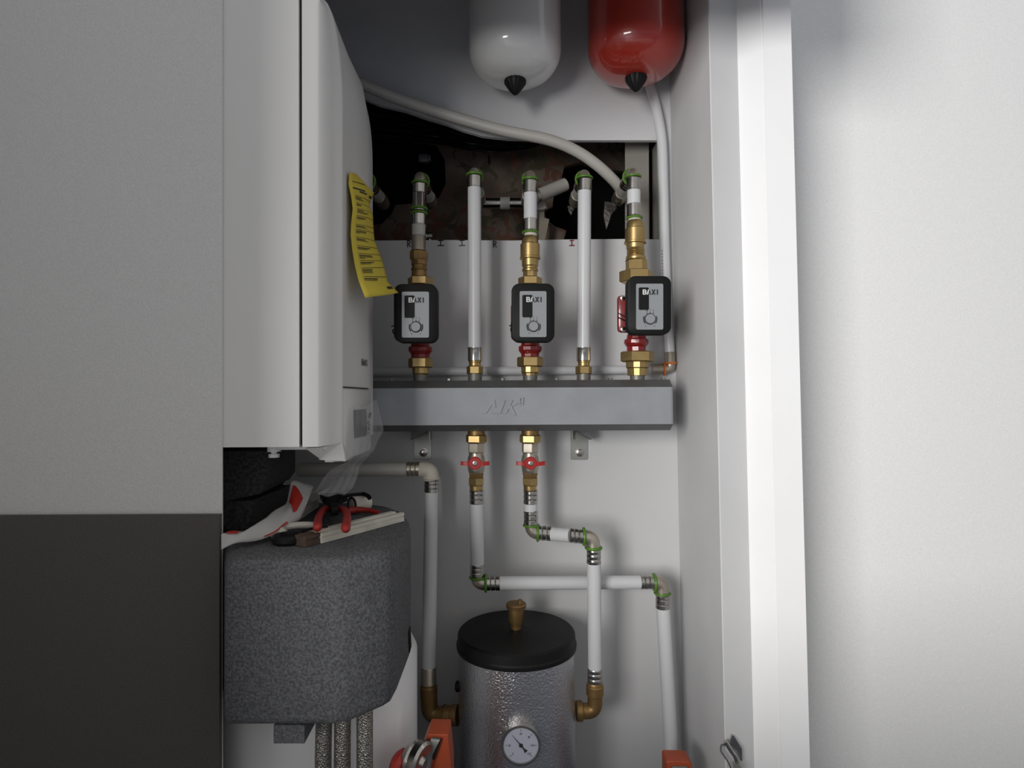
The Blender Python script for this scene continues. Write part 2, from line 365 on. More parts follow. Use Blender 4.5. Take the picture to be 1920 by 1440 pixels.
# front cover: levels of a plan outline, pulled back and rounded at the top
xn = bpx(597, Y1); xr = bpx(640, 1.075)
def cover_plan(z):
    s = max(0.0, min(1.0, (zt - z) / 0.17)); g = math.sqrt(max(0.0, 1 - (1 - s) ** 2.2))
    k = 1 - g
    ridge = xr * g + (xn + .004) * k
    far = -0.3085 * g + (xg + .004) * k
    mid = (xr + .0015) * g + (xn - .004) * k
    ryy = 1.075 - 0.05 * k
    return [V((x + lean(z) * (1 if i < 3 else .4), y, z)) for i, (x, y) in enumerate([(xg, 1.34), (xg, Y1), (xn - .004, Y1), (xn, Y1 + .003), ((xn * .45 + ridge * .55), 1.035 - .02 * k), (ridge - .004, ryy - .016), (ridge + .0006 * g, ryy - .008), (ridge + .0022 * g, ryy - .002), (ridge + .0020 * g, ryy + .004), (ridge, ryy + .012), (mid - .001, 1.17), (mid - .001, 1.27), (far, 1.325), (far - .01, 1.34)])]
zs = [zb + 0.0] + [zb + (zt - zb) * i / 10 for i in range(1, 7)] + [zt - .2 + .2 * math.sin(math.pi / 2 * i / 18) for i in range(1, 19)]
b = MB(); R_ = [cover_plan(z) for z in zs]
zc = P(660, 727.5, 1.1).z
b.rings(R_); b.build('front_cover', 'boiler', t, sharp=50)
# control panel below the cover
zp0, zp1 = P(645, 865, 1.075).z, zc
pl = lambda dx: [(xr - .026, 1.064), (xr - .008 + dx, 1.062), (xr + .0022 + dx, 1.075), (xr + .0032 + dx, 1.16), (xr + .0022 + dx, 1.29), (xr - .010 + dx, 1.305), (xr - .026, 1.305)]
b = MB(); b.rings([sec(zp0, [(x - (.004 if 0 < i < 6 else 0), y) for i, (x, y) in enumerate(pl(0))]), sec(zp0 + .006, pl(0)), sec(zp1 - .004, pl(0)), sec(zp1, pl(-.0015))])
cp = b.build('control_panel', 'boiler_plastic', t, sharp=40)
b = MB(); b.box(V((xr + .0026, 1.17, zc + .0012)), (.002, .19, .0022)); b.build('panel_joint', 'seam', cp)
# skirt under the casing
b = MB(); b.prism([P(602, 838, 1.018), P(642, 829, 1.07), P(648, 865, 1.072), P(598, 862, 1.03)], V((-.03, .22, 0))); b.prism([P(572, 840.5, .997), P(601, 839, .997), P(601, 861, 1.03)], V((-.002, .25, 0))); b.build('skirt', 'boiler_plastic', t, sharp=15)
xf = xr + .0032
def onfront(px, py, dx=0.0):
    Y = (xf + dx) / ((px - 960) / F); return V((xf + dx, Y, P(px, py, Y).z))
b = MB(); q = [onfront(663, 769), onfront(686, 767), onfront(687, 817), onfront(664, 822)]; b.prism(q, V((.0012, 0, 0))); b.build('display', 'screen', cp)
b = MB()
for px, py, s_ in ((693, 779, 5), (690, 792, 2.5), (692, 797, 2), (691, 804, 3), (690, 812, 1.5)):
    b.prism([onfront(px - s_ * .5, py + s_), onfront(px + s_ * .1, py + s_), onfront(px + s_ * .6, py - s_), onfront(px, py - s_)], V((.0011, 0, 0)))
b.build('button_symbol', 'ink', cp)
ly = 1.22
b = MB(); b.text('BAXI', V((xr + .0028, 1.235, P(686, 679, ly).z)), Y_, Z, 0.045, 0.0135, bold=0.02); b.build('logo', 'ink', t)
# fill tap under the casing
b = MB(); p = P(514, 840, 1.02); b.cyl(p + V((0, 0, .004)), p - V((0, 0, .006)), .011); b.cyl(p - V((0, 0, .005)), p - V((0, 0, .013)), .005); b.cyl(p - V((0, 0, .010)), p - V((0, 0, .016)), .009, seg=10)
b.box(p + V((.045, 0, .0)), (.09, .012, .006), bev=.002); b.build('drain_tap', 'boiler_plastic', t)
# yellow notice stuck to the cover
L_ = [(654, 324), (652, 345), (657, 368), (660, 392), (657, 418), (656, 440), (659, 468), (664, 498), (671, 526), (683, 558)]
R2 = [(668, 327), (700, 362), (691, 384), (698, 404), (699, 428), (701, 450), (710, 474), (718, 496), (726, 528), (746, 549)]
def lerpl(l, v):
    i = min(int(v * (len(l) - 1)), len(l) - 2); f_ = v * (len(l) - 1) - i
    return (l[i][0] * (1 - f_) + l[i + 1][0] * f_, l[i][1] * (1 - f_) + l[i + 1][1] * f_)
def sheetpt(u, v, off=0.0):
    a, c = lerpl(L_, v), lerpl(R2, v)
    A = P(a[0], a[1], 1.105); C = P(c[0], c[1], 1.26 + .02 * math.sin(5 * v))
    p = A * (1 - u) + C * u + X * (0.006 * math.sin(math.pi * u) + .0015 + off) - Y_ * off
    return p
t = thing('yellow_notice', 'creased yellow printed notice hanging off the boiler cover', 'notice', sheetpt(.5, 1))
b = MB(); b.grid(sheetpt, 8, 36); sh = b.build('sheet', 'yellow', t, sharp=80, solid=.0004)
b = MB(); rnd = random.Random(3)
def strip(v0, u0, u1, h):
    n = 5
    for i in range(n):
        ua, ub = u0 + (u1 - u0) * i / n, u0 + (u1 - u0) * (i + 1) / n
        b.face([b.bm.verts.new(sheetpt(a, c, .0009)) for a, c in ((ua, v0), (ub, v0), (ub, v0 + h), (ua, v0 + h))])
strip(.075, .1, .62, .006)
for v0, u0, u1 in ((.13, .1, .5), (.15, .3, .6)): strip(v0, u0, u1, .012)
strip(.155, .75, .95, .02)
vv = .20
while vv < .9:
    strip(vv, .14, .95, .0035); strip(vv + .013, .14, .3 + rnd.random() * .25, .007); strip(vv + .025, .14, .3 + rnd.random() * .3, .004)
    if rnd.random() < .5: strip(vv + .034, .14, .25 + rnd.random() * .3, .004)
    vv += .045 + rnd.random() * .03
strip(.935, .70, .92, .022)
b.build('printed_text', 'ink', sh)
# clear film over the display, hanging down
rows = [((656, 768, 1.112), (703, 752, 1.29)), ((651, 800, 1.104), (716, 803, 1.31)), ((647, 830, 1.096), (708, 822, 1.30)), ((646, 866, 1.09), (700, 846, 1.28)), ((622, 880, 1.09), (668, 872, 1.27)), ((600, 900, 1.10), (664, 892, 1.26)), ((583, 920, 1.11), (656, 918, 1.24)), ((574, 926, 1.12), (642, 930, 1.19))]
def filmpt(u, v):
    i = min(int(v * 7), 6); f_ = v * 7 - i
    A = P(*rows[i][0]) * (1 - f_) + P(*rows[i + 1][0]) * f_; C = P(*rows[i][1]) * (1 - f_) + P(*rows[i + 1][1]) * f_
    return A * (1 - u) + C * u + V((abs(math.sin(u * 17 + v * 5)) * .004 * (.4 + v), 0, 0)) + V((.003, -.002, .003 * math.sin(u * 9 + v * 13)))
b = MB(); b.grid(filmpt, 26, 40); tag(b.build('plastic_film', 'film', sharp=60), 'crumpled clear plastic film hanging from the boiler display', 'plastic film')
# ================================================================== EXPANSION VESSELS
def vessel(name, label, m, cx, hw, ybot, Y, cap):
    c = P(cx, ybot, Y); r = S(hw, Y)
    t = thing(name, label, 'expansion tank', c)
    zb_ = c.z; top = 2.42
    D = r * .86
    D = r * .66
    pr = [(0, .001)] + [(D * (1 - math.cos(a)), r * math.sin(a) ** .70) for a in [math.pi / 2 * i / 14 for i in range(1, 15)]]
    pr += [(.55, r), (.55 + D * .5, r * .8), (top - zb_, r * .3)]
    seam_z = .4
    b = MB(); b.lathe(V((c.x, c.y, zb_)), Z, pr, 56); b.build('tank_body', m, t, sharp=40)
    cr = S(cap, Y)
    b = MB(); seg = 36; rs = []
    for tt, rr in ((.012, cr * .9), (.004, cr), (-.006, cr * .96), (-.022, cr * .55), (-.030, cr * .28), (-.033, cr * .12)):
        rs.append([V((c.x, c.y, zb_ + tt)) + V((math.cos(2 * math.pi * k / seg), math.sin(2 * math.pi * k / seg), 0)) * rr * (1 if k % 2 else .94) for k in range(seg)])
    b.rings(rs); b.build('valve_cap', 'rubber', t, sharp=30)
    b = MB(); b.cyl(V((c.x, c.y, 2.40)), V((c.x, c.y, CZ)), .02); b.build('hanger', 'galvdark', t)
vessel('expansion_vessel', 'white expansion tank hanging from above, left of the red one', 'white_tank', 966, 87.5, 152, 1.40, 21.5)
vessel('expansion_vessel', 'red expansion tank hanging from above in the right corner', 'red_tank', 1192.5, 90.5, 146, 1.40, 21)
# ================================================================== MANIFOLD
t = thing('manifold', 'long grey steel manifold bar with embossed letters across the wall', 'manifold', P(960, 808, 1.44))
def mx(px): return P(px, 760, 1.352).x
x0, x1 = -0.40, mx(1262)
yz = [(1.40, P(960, 713, 1.38).z + .001), (1.378, P(960, 713, 1.378).z), (1.352, P(960, 727, 1.352).z), (1.352, P(960, 796.5, 1.352).z), (1.378, P(960, 808, 1.378).z), (1.45, P(960, 808, 1.378).z), (1.45, P(960, 713, 1.378).z)]
yz = yz[1:]
b = MB(); rs = []
for x, k in ((x0, 0), (x1 - .004, 0), (x1, .0015)): rs.append([V((x, y + (k if i in (1, 2) else 0), z)) for i, (y, z) in enumerate(yz)])
b.rings(rs)
mb = b.build('manifold_body', ['galv', 'galvdark'], t, sharp=20)
for p in mb.data.polygons:
    if abs(p.normal.z) > .3: p.material_index = 1
LG = [0]
def emboss(segs, name):
    b = MB()
    for poly in segs:
        LG[0] += 1; b.prism([P(x, y, 1.3522) for x, y in poly], V((0, -.0024 - .00012 * LG[0], 0)))
    b.build(name, 'galv', t, sharp=20)
def bar(x0, y0, x1, y1, w_): return [(x0, y0), (x0 + w_, y0), (x1 + w_, y1), (x1, y1)]
emboss([bar(922, 750, 905, 775, 7), bar(922, 750, 925, 775, 6), bar(939, 750, 924, 775, 7), bar(939, 750, 930, 775, 9)], 'embossed_logo')
emboss([bar(955, 750, 943, 775, 7), bar(966, 756, 953, 763, 6), bar(953, 762, 961, 779, 7)], 'embossed_logo')
emboss([bar(975, 745, 974, 747, 6), bar(974, 752, 974, 754, 6), bar(975, 757, 974, 759, 6), bar(974, 745, 973, 759, 2), bar(980, 745, 979, 759, 2)], 'embossed_logo')
for px in (735, 842, 942, 1043, 1144, 1243):
    b = MB(); p = P(px, 714, 1.43); b.cyl(V((p.x, p.y, yz[0][1] - .001)), V((p.x, p.y, yz[0][1] + .006)), .0055, seg=6); b.build('bolt', 'bracket', t)
# ---- brackets under it
def bracket(px, label, flip):
    t = thing('wall_bracket', label, 'bracket', P(px, 862, YB - .001), 'wall brackets under the manifold')
    Y = YB - .0005
    b = MB(); b.prism(RP([(px - 16, 790), (px + 16, 790), (px + 16, 860), (px + 14, 862), (px - 14, 862), (px - 16, 860)], Y), V((0, -.0025, 0)), bev=.0008)
    s_ = flip
    b.prism([P(px - 16 * s_, 790, Y), P(px - 16 * s_, 823, Y), P(px - 13 * s_, 823, Y), P(px - 13 * s_, 790, Y)], V((0, -.02, 0))); b.build('plate', 'bracket', t)
    b = MB(); a = [P(px - 4 * s_, 806, 1.46), P(px + 20 * s_, 808, 1.46), P(px + 24 * s_, 824, 1.46), P(px + 8 * s_, 815, 1.46)]
    b.prism(a, V((0, .045, -.004))); b.build('lug', 'galvdark', t)
    b = MB(); c = P(px + 1, 848, Y - .002); b.lathe(c, -Y_, [(0, S(8.5, YB)), (.0015, S(8.5, YB)), (.002, S(6, YB)), (.005, S(6, YB)), (.006, S(4, YB))], 20); b.build('screw', 'chrome', t)
bracket(793, 'small zinc bracket screwed to wall under manifold, above the white elbow', -1)
bracket(1086, 'small zinc bracket screwed to wall under manifold, right of both red levers', 1)
# ================================================================== PIPE PIECES
def sleeve(p0, p1, r, ribs=True):
    b = MB()
    if ribs: pr = [(0, r * .97), (.06, r * 1.06), (.24, r * 1.06), (.30, r * .97), (.36, r * 1.06), (.58, r * 1.06), (.64, r * .97), (.70, r * 1.06), (.94, r * 1.06), (1, r * .97)]
    else: pr = [(0, r), (.04, r * 1.06), (.93, r * 1.06), (.96, r * 1.1), (1, r * 1.1)]
    b.between(p0, p1, pr, 28); return b
RP_ = S(12.6, YP)
def vsleeve(t, cx, ya, yb, Y=YP, r=None, ribs=False, m='chrome', cx2=None): return sleeve(P(cx, ya, Y), P(cx2 or cx, yb, Y), r or RP_, ribs).build('press_sleeve', m, t)
def vpipe(t, cx, ya, yb, Y=YP, r=None, m='pipe', cx2=None): b = MB(); b.cyl(P(cx, ya, Y), P(cx2 or cx, yb, Y), r or RP_, 32); return b.build('pipe', m, t)
def vring(t, cx, y, Y=YP, R=14.0, r=2.1, m='green', axis=Z): b = MB(); b.torus(P(cx, y, Y), axis, S(R, Y), S(r, Y)); return b.build('plastic_ring', m, t)
def vturn(t, name, cx, prof, m, Y=YP, seg=28, rot=0.0): b = MB(); b.vprof(cx, Y, prof, seg, rot); return b.build(name, m, t, sharp=30)
def backleg(t, cx, ytop, yleg, extra=None, gm='greypipe'):
    """nickel elbow turning back into the wall opening, with its two rings and back leg"""
    c = P(cx, ytop + 12, YP); b = MB()
    b.bend(P(cx, yleg, YP), c, c + V((0, .055, 0)), S(11.3, YP), .018); b.build('elbow', 'nickel', t)
    vring(t, cx, yleg - 3)
    b = MB(); b.torus(c + V((0, .030, -.001)), Y_ + Z * .15, S(14, YP), S(2.1, YP)); b.build('plastic_ring', 'green', t)
    sleeve(c + V((0, .045, 0)), c + V((0, .09, 0)), RP_ * .98, True).build('press_sleeve', 'chrome', t)
    b = MB(); b.cyl(c + V((0, .085, 0)), c + V((0, .150, 0)), RP_ * .95); b.build('pipe', gm, t)
    b = MB(); b.between(c + V((0, .145, 0)), c + V((0, .20, 0)), [(0, RP_ * 1.05), (.2, RP_ * 1.2), (.5, RP_ * 1.2), (.55, RP_ * 1.05), (.7, RP_ * 1.05), (.75, RP_ * 1.15), (1, RP_ * 1.15)]); b.build('coupling', 'nickel', t)
    return c
ztop = yz[0][1]
# ---- plain risers (long white pipes)
def plain_riser(cx, ytop, yring, label, cx2=None):
    t = thing('pipe_riser', label, 'pipe', P(cx, 714, YP), 'long white pipes from the manifold to the opening')
    cb = cx2 or cx
    backleg(t, cx, ytop, yring)
    vsleeve(t, cx, yring, yring + 22)
    vpipe(t, cx, yring + 21, 655, cx2=cb)
    vsleeve(t, cb, 677, 652)
    vturn(t, 'adapter', cb, [(677, 12), (679, 12), (680, 11), (687, 11)], 'brass')
    vturn(t, 'hex_nut', cb, [(686, 13.5), (688, 15.5), (700, 15.5), (702, 13.5)], 'brass', seg=6)
    vturn(t, 'stub', cb, [(701, 13), (714.5, 13)], 'zinc')
plain_riser(889.5, 310, 331, 'long white vertical pipe between the left and middle black pumps', 890.5)
plain_riser(1096, 314, 337, 'long white vertical pipe between the middle and right black pumps', 1094.5)
plain_riser(684, 318, 340, 'chrome elbow and pipe mostly hidden behind the boiler edge', 684)
# ---- pump risers
def riserA():
    t = thing('pump_riser', 'riser of two stacked chrome sleeves above left pump beside boiler', 'pipe fitting', P(786, 522, YP))
    backleg(t, 787, 318, 346)
    vsleeve(t, 787, 346, 363); vsleeve(t, 786, 363, 396, ribs=False)
    vring(t, 786, 391); vring(t, 786, 400)
    vsleeve(t, 786, 402, 422); vpipe(t, 785, 421, 442, r=RP_ * 1.0, m='greypipe'); vsleeve(t, 785, 442, 470, m='nickel')
    vturn(t, 'hex_nut', 785.5, [(469, 13), (471, 15), (473, 17.5), (486, 17.5), (490, 15)], 'darkbrass', seg=8, rot=.39)
    vturn(t, 'adapter', 786, [(489, 15), (497, 15), (498, 14), (503, 14), (504, 15.5), (506, 15.5), (508, 14), (521, 15)], 'darkbrass', seg=12)
def riserC():
    t = thing('pump_riser', 'riser with short white sleeve and brass fittings above middle pump', 'pipe fitting', P(994, 522, YP))
    backleg(t, 994, 315, 340)
    vsleeve(t, 994.5, 340, 363); vpipe(t, 994.5, 362, 411); vsleeve(t, 994.5, 411, 433)
    vring(t, 994.5, 436); vturn(t, 'spacer', 995, [(438, 12), (444, 11.5)], 'cream')
    vturn(t, 'adapter', 994, [(443, 12), (448, 15), (457, 16), (459, 18.5), (482, 18.5), (483, 19.5), (486, 19.5), (487, 16), (499, 15.5), (501, 14), (504, 14), (506, 15.5), (509, 15)], 'brass')
    vturn(t, 'hex_nut', 994, [(508, 14), (509, 14.5), (521, 14.5)], 'brass', seg=8, rot=.39)
def riserE():
    t = thing('pump_riser', 'riser with wide stepped brass fittings above right pump near corner', 'pipe fitting', P(1191, 510, YP))
    backleg(t, 1187, 310, 335)
    vsleeve(t, 1188, 335, 358); vpipe(t, 1188.5, 357, 384); vsleeve(t, 1189, 383, 406)
    vring(t, 1189.5, 409); vturn(t, 'spacer', 1190, [(410, 12), (415, 12)], 'cream')
    vturn(t, 'adapter', 1191, [(414, 13), (418, 15.5), (428, 16), (430, 19), (453, 19), (454, 20.5), (457, 20.5), (458, 17), (466, 16.5), (468, 15)], 'brass')
    vturn(t, 'thread', 1192, [(467, 16), (469, 17), (471, 15.5), (473, 17), (475, 15.5), (477, 17), (479, 15.5), (481, 18), (483, 18.5), (485, 18.5), (487, 18), (489, 20)], 'brass')
    vturn(t, 'hex_nut', 1193.5, [(488, 19), (490, 20.5), (511, 20.5)], 'brass', seg=10)
riserA(); riserC(); riserE()
# ---- circulation pumps
YF_ = 1.265
def rrect(x0, y0, x1, y1, r, Y, n=5):
    pts = []
    for cx, cy, a0 in ((x1 - r, y0 + r, -90), (x1 - r, y1 - r, 0), (x0 + r, y1 - r, 90), (x0 + r, y0 + r, 180)):
        for i in range(n + 1):
            a = math.radians(a0 + 90 * i / n); pts.append(P(cx + r * math.cos(a), cy + r * math.sin(a), Y))
    return pts
def pump(cx, by0, bx0, bx1, label, nutw, nutlow, neck, topnut, tilt=0):
    by1 = by0 + 110
    t = thing('circulation_pump', label, 'pump', P(cx, 704, YP), 'black fronted pumps on the manifold')
    # red cast casing
    cyc = (by0 + by1) / 2 + 21; c = P(cx, cyc, YP)
    b = MB(); b.lathe(c + V((0, .028, 0)), -Y_, [(0, .018), (.006, .034), (.014, .040), (.03, .043), (.044, .043), (.052, .040)], 32)
    pw, ph = S(42 if cx > 1100 else 37, 1.37), S(35, 1.37)
    b.box(V((c.x, 1.362, c.z)), (pw * 2.0, .02, ph * 2), bev=.008)
    b.vprof(cx, YP, [(neck[0], 17), (neck[0] + 8, 18), (neck[0] + 9, 21), (neck[0] + 11, 22.5), (neck[0] + 17, 22.5), (neck[0] + 21, 20), (neck[0] + 24, 17.5), (neck[1], 17.5)], 10, rot=.3)
    b.vprof(cx, YP, [(topnut[1] - 2, 17), (by0 + 40, 17)], 20); b.build('pump_housing', 'pumpred', t, sharp=30)
    for sx in (-1, 1):
        for sz in (-1, 1):
            b = MB(); q = V((c.x + sx * pw * .78, 1.353, c.z + sz * ph * .84)); b.lathe(q, -Y_, [(0, .006), (.004, .006), (.005, .004)], 12); b.build('bolt', 'chrome', t)
    b = MB(); p = P(cx, cyc, 1.33); b.cyl(V((c.x, 1.352, c.z)), V((c.x, 1.290, c.z)), .036, 32); b.build('motor_neck', 'black', t)
    # control box
    back = rrect(bx0, by0, bx1, by1, 15, YF_)
    b = MB(); b.prism([p + V((0, .028, 0)) for p in back], V((0, -.028, 0)), bev=.003); cb = b.build('control_box', 'black', t, sharp=40)
    w_ = bx1 - bx0; fx0, fx1, fy0, fy1 = bx0 + w_ * .19, bx0 + w_ * .81, by0 + 15, by0 + 101
    b = MB(); b.prism(rrect(fx0, fy0, fx1, fy1, 3, YF_ - .0003), V((0, -.0008, 0))); fp = b.build('faceplate', 'face', cb)
    b = MB(); b.prism(rrect(fx0 + 5, fy0 + 7, fx0 + 24, fy0 + 49, 2.5, YF_ - .0013), V((0, -.0006, 0))); b.build('display', 'black', fp)
    tw = 29; tx0 = fx0 + 12.5; tc = P(tx0 + tw / 2, fy0 + 15.5, YF_ - .0020); fr = (fx0 + 24 - tx0) / tw
    def letters(polys, m):
        b = MB()
        for i_, q in enumerate(polys): b.prism([P(tx0 + x_, fy0 + 10.7 + y_ * 9.6, YF_ - .0020 - .00004 * i_) for x_, y_ in q], V((0, -.0003, 0)))
        b.build('logo', m, fp, sharp=10)
    def sl(x0_, y0_, x1_, y1_, w_=2.1): return [(x0_, y0_), (x0_ + w_, y0_), (x1_ + w_, y1_), (x1_, y1_)]
    def hz(x0_, x1_, y_, h_=.19): return [(x0_, y_), (x1_, y_), (x1_, y_ + h_), (x0_, y_ + h_)]
    letters([sl(0, 0, 0, 1), hz(1.5, 5.6, 0), hz(1.5, 5.8, .40), hz(1.5, 5.8, .81), sl(4.7, .1, 4.7, .48), sl(5.0, .52, 5.0, .9), sl(10.2, 0, 7.4, 1), hz(9.0, 11.5, .62, .17)], 'lite')
    letters([sl(10.6, 0, 13.6, 1), hz(11.5, 13.2, .62, .17), sl(16.2, 0, 21.8, 1, 2.4), sl(21.8, 0, 16.2, 1, 2.4), sl(26.4, 0, 26.4, 1)], 'ink')
    kx, ky = (fx0 + fx1) / 2 + 1, fy0 + 66; kc = P(kx, ky, YF_ - .0012)
    b = MB(); b.lathe(kc, -Y_, [(0, S(9, YF_)), (.004, S(9, YF_)), (.0048, S(8.2, YF_))], 28); b.build('dial_knob', 'face', fp)
    b = MB(); b.torus(kc, Y_, S(10, YF_), S(.8, YF_), 30, 6)
    for a0, a1 in ((0, 1.0), (0, 0)):
        pass
    for sgn in (-1, 1):
        pts = [kc + V((sgn * math.cos(a) * S(12.5, YF_), -.0003, math.sin(a) * S(12.5, YF_))) for a in [math.radians(x) for x in range(-40, 26, 8)]]; b.tube(pts, S(1.0, YF_), 6, smooth=False)
    for dx in (-6, 0, 6): b.box(P(kx + dx, ky - 12 + abs(dx) * .15, YF_ - .0015), (S(1, YF_), .0008, S(3, YF_)))
    b.build('dial_scale', 'ink', fp)
    for ch, dx, dy in (('1', -6, -15.5), ('2', 0, -17.5), ('3', 6, -16), ('0', -8, 13), ('4', 8, 13)):
        b = MB(); b.text(ch, P(kx + dx, ky + dy, YF_ - .0012), X, Z, S(1.8, YF_), S(3, YF_)); b.build('scale_number', 'ink', fp)
    # brass unions
    b = MB(); y0, y1, hw = topnut; b.vprof(cx, YP, [(y0, hw * .86), (y0 + 2, hw), (y1 - 2, hw), (y1, hw * .9)], 6); b.build('union_nut', 'brass', t, sharp=25)
    y0, y1, hw = nutlow
    b = MB(); b.vprof(cx + nutw, YP, [(y0, hw * .88), (y0 + 2, hw), (y1 - 2, hw), (y1, hw * .88)], 6); b.build('union_nut', 'brass', t, sharp=25)
    hw2 = hw * .68
    b = MB(); b.vprof(cx + nutw, YP, [(y1 - 1, hw2), (y1 + 10, hw2), (y1 + 12, hw2 * .9), (704, hw2 * .86)], 12); b.build('tail_piece', 'brass', t, sharp=25)
    b = MB(); b.vprof(cx + nutw, YP, [(703, 13.5), (715, 13.5)]); b.build('stub', 'zinc', t)
    # spring clip / cable end at the left of the box
    b = MB(); q = P(cx - 42, by0 + 78, 1.34); b.tube([P(cx - 34, by0 + 70, 1.335), P(bx0 - 1, by0 + 79, 1.315), P(bx0 - 4, by0 + 80, 1.31)], .0012, 6); b.tube([P(cx - 34, by0 + 78, 1.335), P(bx0 - 1, by0 + 87, 1.315), P(bx0 + 1, by0 + 94, 1.315)], .0014, 6); b.build('wire_clip', 'black', t)
pump(788.5, 532, 738, 820, 'left of the three black fronted pumps, partly behind the yellow notice', 0, (671, 690, 23), (641, 673), (520, 536, 24))
pump(994, 531, 959, 1040, 'middle black fronted pump, between the two long white pipes', 0, (669, 688, 24.5), (640, 671), (520, 536, 22.5))
pump(1193, 517, 1177, 1259, 'right black fronted pump by the side wall, with red bolted flange showing', 2, (659, 679, 31.5), (627, 661), (508, 530, 32))
# ================================================================== BALL VALVES under the manifold
def ball_valve(cx, label):
    t = thing('ball_valve', label, 'valve', P(cx, 920, YP), 'ball valves with red levers')
    vturn(t, 'neck', cx, [(806, 16), (816, 16)], 'darkbrass')
    vturn(t, 'union_nut', cx, [(814, 17), (817, 20), (828, 20), (831, 17)], 'brass', seg=6, rot=.2)
    vturn(t, 'hex_nut', cx, [(830, 15), (833, 16), (847, 16), (850, 14)], 'nickel', seg=6, rot=.35)
    b = MB(); b.vprof(cx, YP, [(848, 14), (852, 13.5), (857, 15.5), (868, 17), (879, 15.5), (884, 15), (887, 13)], 24)
    c = P(cx, 868, YP); b.cyl(c, c - V((0, .035, 0)), S(8, YP)); b.build('valve_body', 'nickel', t)
    b = MB(); b.vprof(cx, YP, [(885, 13.5), (888, 15), (896, 13)], 6, .35); b.build('hex_nut', 'darkbrass', t, sharp=25)
    b = MB(); b.vprof(cx, YP, [(894, 13), (896, 15.5), (908, 15.5), (911, 13)], 6, .5); b.vprof(cx, YP, [(910, 12.5), (918, 12), (919, 13)], 24); b.build('adapter', 'brass', t, sharp=25)
    Yh = 1.352; ox = cx + (cx - 960) * .03
    b = MB(); h = P(ox, 868, Yh); b.cyl(h, h - V((0, .009, 0)), S(12, Yh), 32, bev=.0015)
    for s_ in (-1, 1):
        q = [P(ox + s_ * 8, 862, Yh - .003), P(ox + s_ * 17, 866, Yh - .002), P(ox + s_ * 27, 864.5, Yh), P(ox + s_ * 27, 872, Yh), P(ox + s_ * 17, 873, Yh - .002), P(ox + s_ * 8, 875, Yh - .003)]
        b.prism(q, V((0, -.005, 0)), bev=.001)
    hd = b.build('lever', 'leverred', t)
    b = MB(); b.lathe(h - V((0, .009, 0)), -Y_, [(0, S(4.6, Yh)), (.002, S(4.6, Yh)), (.0025, S(3.6, Yh)), (.0025, S(2.4, Yh)), (.004, S(2.2, Yh))], 18); b.build('screw', 'chrome', hd)
ball_valve(893, 'left ball valve with red lever, under the embossed manifold')
ball_valve(994, 'right ball valve with red lever, above the zigzag pipe')
# ================================================================== LOWER PIPE RUNS
def hsleeve(t, xa, xb, y, yb=None, Y=YP, m='chrome'): return sleeve(P(xa, y, Y), P(xb, yb or y, Y), RP_, True).build('press_sleeve', m, t)
def bendel(t, a, c, b_, m='nickel', r=12.6, rad=.015, Y=None): Y = Y or YP; b = MB(); b.bend(P(*a, Y), P(*c, Y), P(*b_, Y), S(r, Y), rad); return b.build('elbow', m, t)
# run below the left valve, to the right wall
t = thing('pipe_run', 'white pipe run from left valve, turning right behind others and down', 'pipe', P(895, 1092, YP))
vsleeve(t, 894, 919, 945, ribs=True); vpipe(t, 894, 944, 1058, cx2=895); vsleeve(t, 895, 1057, 1081, ribs=True)
vring(t, 895.5, 1083); bendel(t, (895.5, 1078), (896, 1093.5), (914, 1093.5))
b = MB(); b.torus(P(911, 1093.5, YP), X, S(14.5, YP), S(2.6, YP)); b.build('plastic_ring', 'green', t)
YQ = 1.438
hsleeve(t, 912, 938, 1093.5)
b = MB(); b.cyl(P(936, 1093.5, YP), P(1202, 1091.5, YQ), RP_, 32); b.build('pipe', 'pipe', t)
hsleeve(t, 1200, 1226, 1091.5, Y=YQ)
b = MB(); b.torus(P(1227, 1092, YQ), X, S(14.5, YQ), S(2.6, YQ)); b.build('plastic_ring', 'green', t)
bendel(t, (1224, 1092), (1241, 1092), (1242, 1116), r=13, Y=YQ)
vring(t, 1242, 1112, Y=YQ); vsleeve(t, 1243, 1114, 1141, Y=YQ, r=S(12.6, YQ), ribs=True)
b = MB(); p0, p1 = P(1243.5, 1140, YQ), P(1261, 1440, YQ); d = (p1 - p0) / abs(p1.z - p0.z); b.cyl(p0, p0 + d * (p0.z - .02), S(13, YQ), 32); b.build('pipe', 'pipe', t)
# run below the right valve, zigzag to the separator
t = thing('pipe_run', 'zigzag white pipe run from right valve down to the silver cylinder', 'pipe', P(996, 1000, YP))
vsleeve(t, 995, 919, 945, ribs=True); vpipe(t, 995, 944, 958); vsleeve(t, 995.5, 957, 984, ribs=True)
vring(t, 996, 985, r=2.2); bendel(t, (996, 980), (998, 998), (1013, 999.5))
b = MB(); b.torus(P(1008, 999, YP), X, S(14.5, YP), S(2.4, YP)); b.build('plastic_ring', 'green', t)
YV = 1.375
hsleeve(t, 1008, 1034, 999, 1001)
b = MB(); b.cyl(P(1032, 1001, YP), P(1070, 1004, YV), RP_, 32); b.build('pipe', 'pipe', t)
hsleeve(t, 1068, 1094, 1003.5, 1006, Y=YV)
b = MB(); b.torus(P(1095, 1006, YV), X, S(14.8, YV), S(2.8, YV)); b.build('plastic_ring', 'green', t)
bendel(t, (1092, 1006), (1111.5, 1008), (1113, 1030), r=13.2, Y=YV)
vring(t, 1113, 1027, Y=YV, r=2.8); vsleeve(t, 1113.5, 1029, 1057, Y=YV, ribs=True); vpipe(t, 1113.5, 1056, 1255, Y=YV, cx2=1115.5)
vsleeve(t, 1115.5, 1252, 1280, Y=YV, ribs=True)
